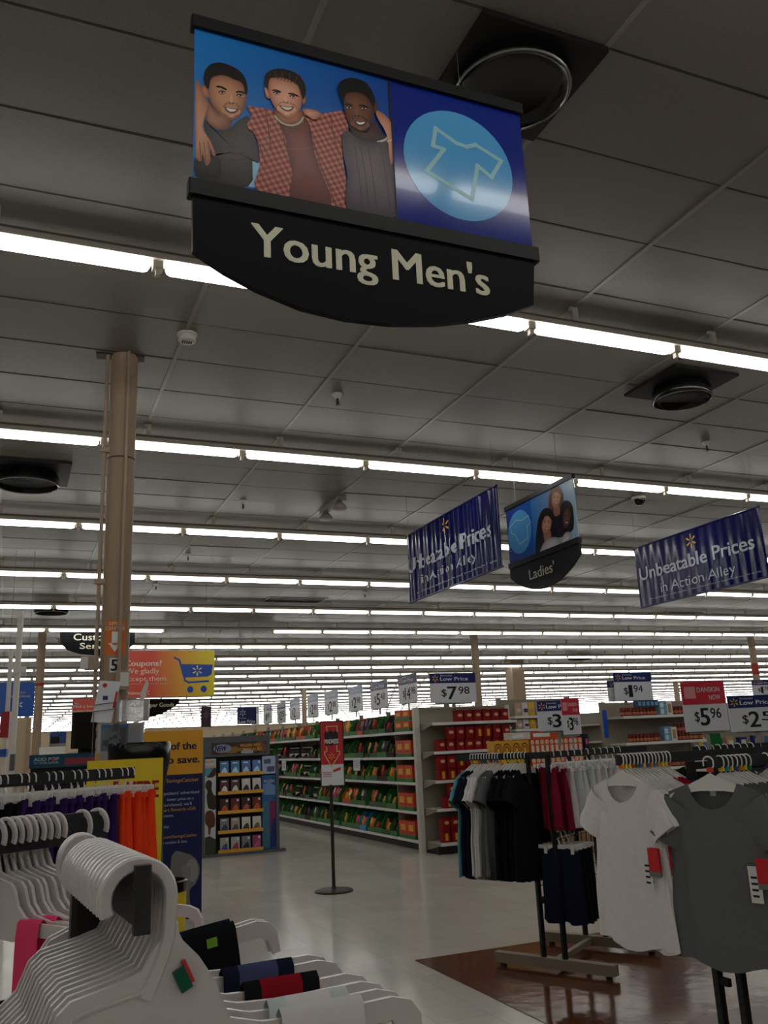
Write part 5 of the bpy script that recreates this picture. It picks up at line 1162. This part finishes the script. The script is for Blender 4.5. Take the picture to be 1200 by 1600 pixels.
def clip_hanger():
    b = MB(); b.tube([(-.14, 0, -.06), (.14, 0, -.06)], .0045, 6); b.tube([(0, 0, -.04), (0, 0, -.06)], .006, 6); b.box(-.15, .15, -.0025, .0025, -.08, -.056); m1 = b.mesh('hanger_bar', plastic2)
    b = MB().box(-.011, .011, -.017, .017, -.108, -.06); m2 = b.mesh('clip', plastic2); return m1, m2
ch = clip_hanger()
def place_shorts(P, vdir, color, label, group, w=.3, L=.36, seed=0, wob=0):
    rz = atan2(vdir[1], vdir[0])+pi/2+wob
    h = T('clip_hanger', 'clip hanger of the '+label, 'hanger', P, rz, 'clip hangers of '+group)
    ob('hook', hk_me, h); ob('hanger_bar', ch[0], h); ob('clip', ch[1], h, (-w*.36, 0, 0)); ob('clip', ch[1], h, (w*.36, 0, 0))
    t = T('shorts', label, 'shorts', P, rz, group); ob('cloth', cached(('sh', color, w, L, seed % 3), lambda: shorts_mesh(color, w, L, seed % 3)), t)
    return t

# ---- right rack one: base, legs, bars
BZ = 1.29
d_ = Vector((.479, -.878, 0)); u_ = Vector((.878, .479, 0))
A0, A1 = Vector((2.994, 5.473, 0)), Vector((3.39, 4.748, 0)); B0, B1 = Vector((3.574, 5.805, 0)), Vector((3.989, 5.106, 0))
R1 = T('garment_rack', 'dark two armed garment rack with tan base bars at the edge of the wood floor', 'clothes rack', (0, 0, 0))
def post(pt, name='leg', z1=BZ, z0=.07, w=.03, parent=None, m=None): return MB().cbox(pt[0]-w/2, pt[0]+w/2, pt[1]-w/2, pt[1]+w/2, z0, z1, .004).build(name, m or leg_m, parent)
for a, b in ((A0, A1), (B0, B1)):
    MB().bar(a+Vector((0, 0, .055)), b+Vector((0, 0, .055)), .06, .06).build('base_bar', base_m, R1)
    for q in (.06, .94):
        p = a.lerp(b, q); m_ = MB(); m_.lathe([(.02, 0), (.02, .026)], 12, (p.x, p.y, 0)); m_.build('foot', kick_m, R1)
MB().bar(A0.lerp(A1, .5)+Vector((0, 0, .055)), B0.lerp(B1, .42)+Vector((0, 0, .055)), .035, .035).build('cross_bar', base_m, R1)
LG = [A0.lerp(A1, .42), A0.lerp(A1, .6), B0.lerp(B1, .38), B0.lerp(B1, .56)]
for p in LG: post(p, parent=R1)
hub = A0.lerp(A1, .51)
la = hub-d_*.64; MB().bar(la+Vector((0, 0, BZ)), hub+d_*.1+Vector((0, 0, BZ)), .014, .042).build('hang_bar', bar_m, R1)
ub = Vector((.95, .312, 0)); MB().bar(hub+Vector((0, 0, BZ)), hub+ub*1.25+Vector((0, 0, BZ)), .014, .042).build('hang_bar', bar_m, R1)
for p, q in ((LG[0], LG[2]), (LG[1], LG[3])):
    m_ = MB()
    for k in range(9): m_.bar(p+Vector((0, 0, .42+.07*k)), q+Vector((0, 0, .42+.07*k)), .005, .005)
    for k in range(1, 8): x = p.lerp(q, k/8); m_.bar(x+Vector((0, 0, .42)), x+Vector((0, 0, .98)), .005, .005)
    m_.bar(p+Vector((0, 0, .4)), q+Vector((0, 0, .4)), .02, .03); m_.build('wire_grid', leg_m, R1)
for p, q in ((LG[0], LG[1]), (LG[2], LG[3])): MB().bar(p+Vector((0, 0, .42)), q+Vector((0, 0, .42)), .02, .03).build('leg_brace', leg_m, R1)
# tees on the left arm: order from the far end towards the viewer
seq = ['turquoise']+['navy']*3+['white']*4+['grey']*3
for i, c in enumerate(seq):
    n = seq[:i].count(c); P = la+d_*(.13+i*.022); P.z = BZ
    place_tee(P, -d_, c, '%s tee on the dark rack arm%s' % (c, ' at the far end' if c == 'turquoise' else ', %s of its colour' % nth(n)), 'tees on the left arm', i, c == 'grey' and n == 2, (c, n) in (('navy', 2), ('grey', 0)), MC[i % 10], random.uniform(-.06, .06))
for i in range(7):
    P = la+d_*(.40+i*.026); P.z = BZ; place_tee(P, -d_, 'black', 'black tee beside the rack post, %s from the grey tees' % nth(i), 'tees on the left arm', i, i == 6, i in (1, 4), 'yellow', random.uniform(-.06, .06))
for i, c in enumerate(['maroon', 'maroon', 'white', 'mint', 'white', 'mint', 'white', 'white', 'mint', 'white', 'white', 'white']):
    P = hub+ub*(.08+i*.075); P.z = BZ
    place_shorts(P, ub, c, '%s shorts on the rear bar, %s from the rack post' % ({'mint': 'pale grey'}.get(c, c), nth(i)), 'shorts on the rear bar', .30, .37, i, -.4+random.uniform(-.1, .1))
MB().bar(LG[1].lerp(LG[3], -.06)+Vector((0, 0, .80)), LG[1].lerp(LG[3], .7)+Vector((0, 0, .80)), .012, .03).build('lower_bar', bar_m, R1)
for i in range(4):
    P = LG[1].lerp(LG[3], .0+.1*i)+d_*.03; P.z = .80; place_shorts(P, u_, 'black' if i else 'navy', 'dark shorts on the low bar, %s from the front' % nth(i), 'dark shorts on the low bar', .26, .42, i)

# ---- right rack two: white and grey tees
v_ = Vector((1, 0, 0)); n_ = Vector((0, 1, 0))
wA = atd(963, 1188, 3.86); gA = atd(1108, 1192, 3.55); BW = wA.z; BG = gA.z
R2 = T('garment_rack', 'near dark garment rack carrying the white and grey tees', 'clothes rack', (0, 0, 0))
MB().bar(wA, wA+v_*1.7, .016, .045).build('hang_bar', bar_m, R2); MB().bar(gA, gA+v_*1.3, .016, .045).build('hang_bar', bar_m, R2)
l1 = atd(1124, 1545, 3.62); l2 = atd(1160, 1545, 3.52)
for p in (l1, l2): post((p.x, p.y), parent=R2, z1=BG, z0=.06, w=.034)
MB().bar(Vector((l1.x, l1.y, BG-.02)), Vector((wA.x, wA.y, BG-.02))+v_*.9, .03, .03).build('top_link', leg_m, R2); MB().bar(Vector((l2.x, l2.y, BG-.02)), gA+v_*.5-Vector((0, 0, .02)), .03, .03).build('top_link', leg_m, R2)
bm = Vector((l1.x+l2.x, l1.y+l2.y, 0))/2; MB().bar(bm-n_*.5+Vector((0, 0, .035)), bm+n_*.5+Vector((0, 0, .035)), .06, .06).build('base_bar', base_m, R2)
MB().bar(Vector((bm.x, bm.y, .4)), Vector((l1.x, l1.y, .4)), .02, .03).build('leg_brace', leg_m, R2)
seq = ['white']*10+['red']*3+['blue']
for i, c in enumerate(seq):
    P = wA+v_*(.02+i*.02); n = seq[:i].count(c)
    lab = ('front white scoop neck tee with red and white price tags' if i == 0 else '%s tee behind the front white tee, %s of its colour' % (c, nth(n if c != 'white' else n-1)))
    place_tee(P, v_, c, lab, 'stack of white tees', i, i == 0, i in (0, 2, 4), MC[i % 10], random.uniform(-.07, .05) if i else .12)
for i in range(8):
    P = gA+v_*(-.005 if i == 0 else .03+i*.024)
    place_tee(P, v_, 'grey' if i < 6 else 'charcoal', 'front grey scoop neck tee with red price tag' if i == 0 else 'grey tee hanging behind the front grey tee, %s back' % nth(i-1), 'stack of grey tees', i, i == 0, i in (0, 3), MC[(i*3+3) % 10], .15+random.uniform(-.07, .05) if i else .42)
for i in range(5):
    P = gA+v_*(.3+i*.03); place_tee(P, v_, 'charcoal', 'charcoal tee at the right edge, %s behind the grey stack' % nth(i), 'charcoal tees', i, False, i == 1, MC[(i+7) % 10], random.uniform(-.07, .05))
# ---- right rack three, behind
rA, rB = atd(1083, 1173, 4.7), atd(1235, 1167, 5.1); rB.z = rA.z; vr = (rB-rA).normalized()
R3 = T('garment_rack', 'dark garment rack behind the grey tees at the right edge', 'clothes rack', (0, 0, 0))
MB().bar(rA, rB, .014, .042).build('hang_bar', bar_m, R3); post((rB.x, rB.y), parent=R3, z1=rA.z, z0=.06); MB().bar(Vector((rB.x-.3, rB.y, .035)), Vector((rB.x+.3, rB.y, .035)), .06, .06).build('base_bar', base_m, R3)
for i in range(9):
    P = rA+vr*(.03+i*.055); place_tee(P, vr, 'black' if i < 3 else 'charcoal', 'dark tee on the rear right rack, %s from its near end' % nth(i), 'dark tees on the rear rack', i, False, False, MC[(i+2) % 10], random.uniform(-.1, .1))

price_card('2.5 low price card cut by the right edge', (1143, 1144), (1225, 1142), (1139, 1088), RC, rA.lerp(rB, .64), '2', '5', stem=.14, group='price cards on clothing racks')
# ------------------------------------------------------------------ left shorts rack
sA, sB = Vector((-.019, 4.197, 1.325)), Vector((.58, 4.613, 1.325)); vs_ = (sB-sA).normalized()
R4 = T('garment_rack', 'dark garment rack bar of purple and orange shorts at left', 'clothes rack', (0, 0, 0))
MB().bar(sA-vs_*.9, sB, .016, .052).build('hang_bar', bar_m, R4); p = sA-vs_*.85; post((p.x, p.y), parent=R4, z1=1.33); MB().bar(Vector((p.x-.3, p.y, .035)), Vector((p.x+.3, p.y, .035)), .06, .06).build('base_bar', base_m, R4)
for i in range(20):
    P = sB-vs_*(.015+i*.036+.03*(i//3)); c = 'orange' if i < 5 else ('purple' if i < 16 else 'black')
    place_shorts(P, vs_, c, '%s shorts on the left rack, %s from its right end' % (c, nth(i)), 'shorts on the left rack', .30, .37, i, random.uniform(-.08, .08))

# ------------------------------------------------------------------ near hangers
def sweep_band(b, path, w, th):
    """flat rounded plastic band along a path in x,z; w in the plane, th across"""
    rs = []; n = len(path)
    for i, (x, z) in enumerate(path):
        ax, az = path[min(i+1, n-1)][0]-path[max(i-1, 0)][0], path[min(i+1, n-1)][1]-path[max(i-1, 0)][1]
        l = sqrt(ax*ax+az*az); nx, nz = -az/l, ax/l
        rs.append([(x+nx*w/2*c, th/2*s, z+nz*w/2*c) for c, s in ((-1, -.6), (-.7, -1), (.7, -1), (1, -.6), (1, .6), (.7, 1), (-.7, 1), (-1, .6))])
    b.rings(rs)
def big_hanger():
    b = MB(); path = [(.0215*cos(a), .001+.0215*sin(a)) for a in [pi*1.14-pi*1.14*k/18 for k in range(19)]]+[(.0212, -.012), (.0205, -.024), (.017, -.036), (.012, -.048), (.006, -.06)]
    sweep_band(b, path, .0092, .0088); hk = b.mesh('hook', plastic, True)
    h = [(.0245, -.017), (.030, -.028), (.041, -.039), (.050, -.052), (.056, -.064), (.063, -.08), (.085, -.086), (.12, -.088), (.185, -.086), (.2, -.09), (.208, -.1), (.209, -.118), (.200, -.119), (.196, -.106), (.185, -.101), (.12, -.103), (.085, -.106), (.05, -.118)]
    l = [(.004, -.044), (-.012, -.049), (-.04, -.055), (-.048, -.062), (-.056, -.082), (-.07, -.094), (-.1, -.1), (-.185, -.102), (-.2, -.106), (-.208, -.116), (-.209, -.134), (-.200, -.135), (-.196, -.122), (-.185, -.117), (-.1, -.116), (-.05, -.124)]
    b = MB(); poly = [(.012, -.03)]+h+l[::-1]; b.prism(poly, -.0022, .0022); bd = b.mesh('hanger_body', plastic)
    b = MB(); edge = [(.012, -.05), (.002, -.056), (-.02, -.06), (-.037, -.064), (-.042, -.072), (-.05, -.092)]
    for q in range(len(edge)-1): b.bar((edge[q][0], -.0028, edge[q][1]), (edge[q+1][0], -.0028, edge[q+1][1]), .002, .002)
    rd = b.mesh('raised_edge', plastic)
    hs = h[:6]+[(.07, -.092), (.066, -.112), (.05, -.12)]; b = MB(); b.prism([(.012, -.03)]+hs+l[::-1], -.0022, .0022); bs = b.mesh('hanger_body', plastic)
    return hk, bd, rd, bs
bh = big_hanger()
def tank_mesh(main, trim, seed, rx=(.098, .16)):
    b = MB()
    for x0, x1 in (rx, (-.105, -.064)):
        zt = -.083 if x0 > 0 else -.098
        for c, a, e in ((1, x0, x0+.014), (0, x0+.014, x1-.014), (1, x1-.014, x1)):
            b.c = c; pr = [(-.009, -.24), (-.008, zt-.02), (-.006, zt-.002), (0, zt+.003), (.006, zt-.002), (.008, zt-.02), (.009, -.24)]
            b.add([(x, y+.001*sin(60*x), z) for x in (a, e) for y, z in pr], [(i, i+1, 8+i, 7+i) for i in range(6)])
    b.c = 0; rs = []
    for j in range(12):
        v = j/11; hw = .17+.03*v; rs.append([(hw*cos(2*pi*i/40)+.005, (.011+.018*v)*sin(2*pi*i/40)+.008*v*sin(i*.9+seed), -.2-.42*v-.05*(1-v)*max(0, 1-abs(cos(2*pi*i/40))*1.6)) for i in range(40)])
    b.rings(rs, False)
    return b.mesh('tank_top', [F_[main], F_[trim]], True)
NZ = 1.31; N0 = atd(217, 1402, .58); NZ = N0.z; NV = Vector((-.07, .9975, 0)); NR = atan2(NV.y, NV.x)-pi/2
R5 = T('garment_rack', 'dark flat bar with a squared end under the nearest white hangers', 'clothes rack', (0, 0, 0))
MB().cbox(-.0052, .0052, -.014, -.006, -.021, .021, .001).build('end_plate', bar_m, R5, loc=N0, rz=NR); MB().bar(N0-NV*.006, N0+NV*.26, .009, .032).build('hang_bar', bar_m, R5); pe = N0+NV*.2; post((pe.x, pe.y), parent=R5, z1=NZ-.01); MB().bar(Vector((pe.x-.3, pe.y, .035)), Vector((pe.x+.3, pe.y, .035)), .06, .06).build('base_bar', base_m, R5)
tanks = {0: ('white', 'white'), 2: ('white', 'mint'), 6: ('darkred', 'black'), 10: ('slate', 'navy'), 14: ('black', 'black'), 15: ('black', 'navy')}
for i in range(16):
    rz = NR+random.uniform(-.02, .02); P = N0+NV*(.004+i*.0138+(.045 if i > 13 else 0)); P.z = NZ-.002
    h = T('clothes_hanger', 'nearest frosted white hanger with red and green size tabs' if i == 0 else 'frosted white hanger in the near stack, %s behind the front one' % nth(i-1), 'hanger', P, rz, 'near stack of frosted hangers')
    if i > 13: h.rotation_euler = (0, -.13, rz); h.scale = (.82, 1, 1)
    ob('hook', bh[0], h); ob('hanger_body', bh[1] if i in tanks or i in (4, 12) else bh[3], h); ob('raised_edge', bh[2], h)
    if i == 0:
        M = Matrix.Translation((.03, -.0045, -.05))@Matrix.Rotation(-.45, 4, 'Y')
        MB().box(-.005, .003, -.003, .002, -.008, .006, M).build('size_tab', mat('tab_green', (10, 92, 72), rough=.4), h); MB().box(.003, .0055, -.002, .003, -.006, .009, M).build('size_tab', mat('tab_red', (206, 62, 70), rough=.4), h)
    if i in tanks:
        a, b = tanks[i]; nm = {'slate': 'slate blue', 'darkred': 'dark red'}.get(a, a)
        t = T('tank_top', '%s tank top with %s edging on the near hangers, %s back' % (nm, {'mint': 'pale'}.get(b, b), nth(i)), 'tank top', P, rz, 'tank tops on the near hangers')
        ob('cloth', tank_mesh(a, b, i, (.098, .158) if i > 13 else (.098, .16)), t)
        if i > 13: t.rotation_euler = (0, -.13, rz); t.scale = (.82, 1, 1)
        if i == 14: MB().box(.122, .134, -.0095, -.0085, -.096, -.088).build('lime_print', F_['lime'], t)
# ---- second near bar
m0, m1 = Vector((.141, 1.454, 1.303)), Vector((-.002, 1.357, 1.303)); vm = (m0-m1).normalized()
R6 = T('garment_rack', 'dark flat bar with hooked white hangers behind the near stack', 'clothes rack', (0, 0, 0))
MB().bar(m0, m1-vm*.7, .012, .042).build('hang_bar', bar_m, R6); p = m1-vm*.66; post((p.x, p.y), parent=R6, z1=1.29); MB().bar(Vector((p.x-.3, p.y, .035)), Vector((p.x+.3, p.y, .035)), .06, .06).build('base_bar', base_m, R6)
for i, s in enumerate((.012, .04, .085, .0965, .108, .119, .1305, .142, .153, .165, .18)):
    P = m0-vm*s; rz = atan2(vm.y, vm.x)+pi/2+random.uniform(-.05, .05)
    h = T('clothes_hanger', 'white hanger hooked on the bar behind the near stack, %s from its end' % nth(i), 'hanger', P, rz, 'hangers on the second bar'); ob('hook', bh[0], h, scale=(.95, .5, .95)); ob('hanger_body', bh[1], h)
    if i in (8, 10):
        t = T('tank_top', 'bright pink tank top at the left edge' if i == 8 else 'second bright pink tank top tucked behind at the left edge', 'tank top', P, rz); ob('cloth', cached('pinktank', lambda: tank_mesh('pink', 'pink', 3)), t)
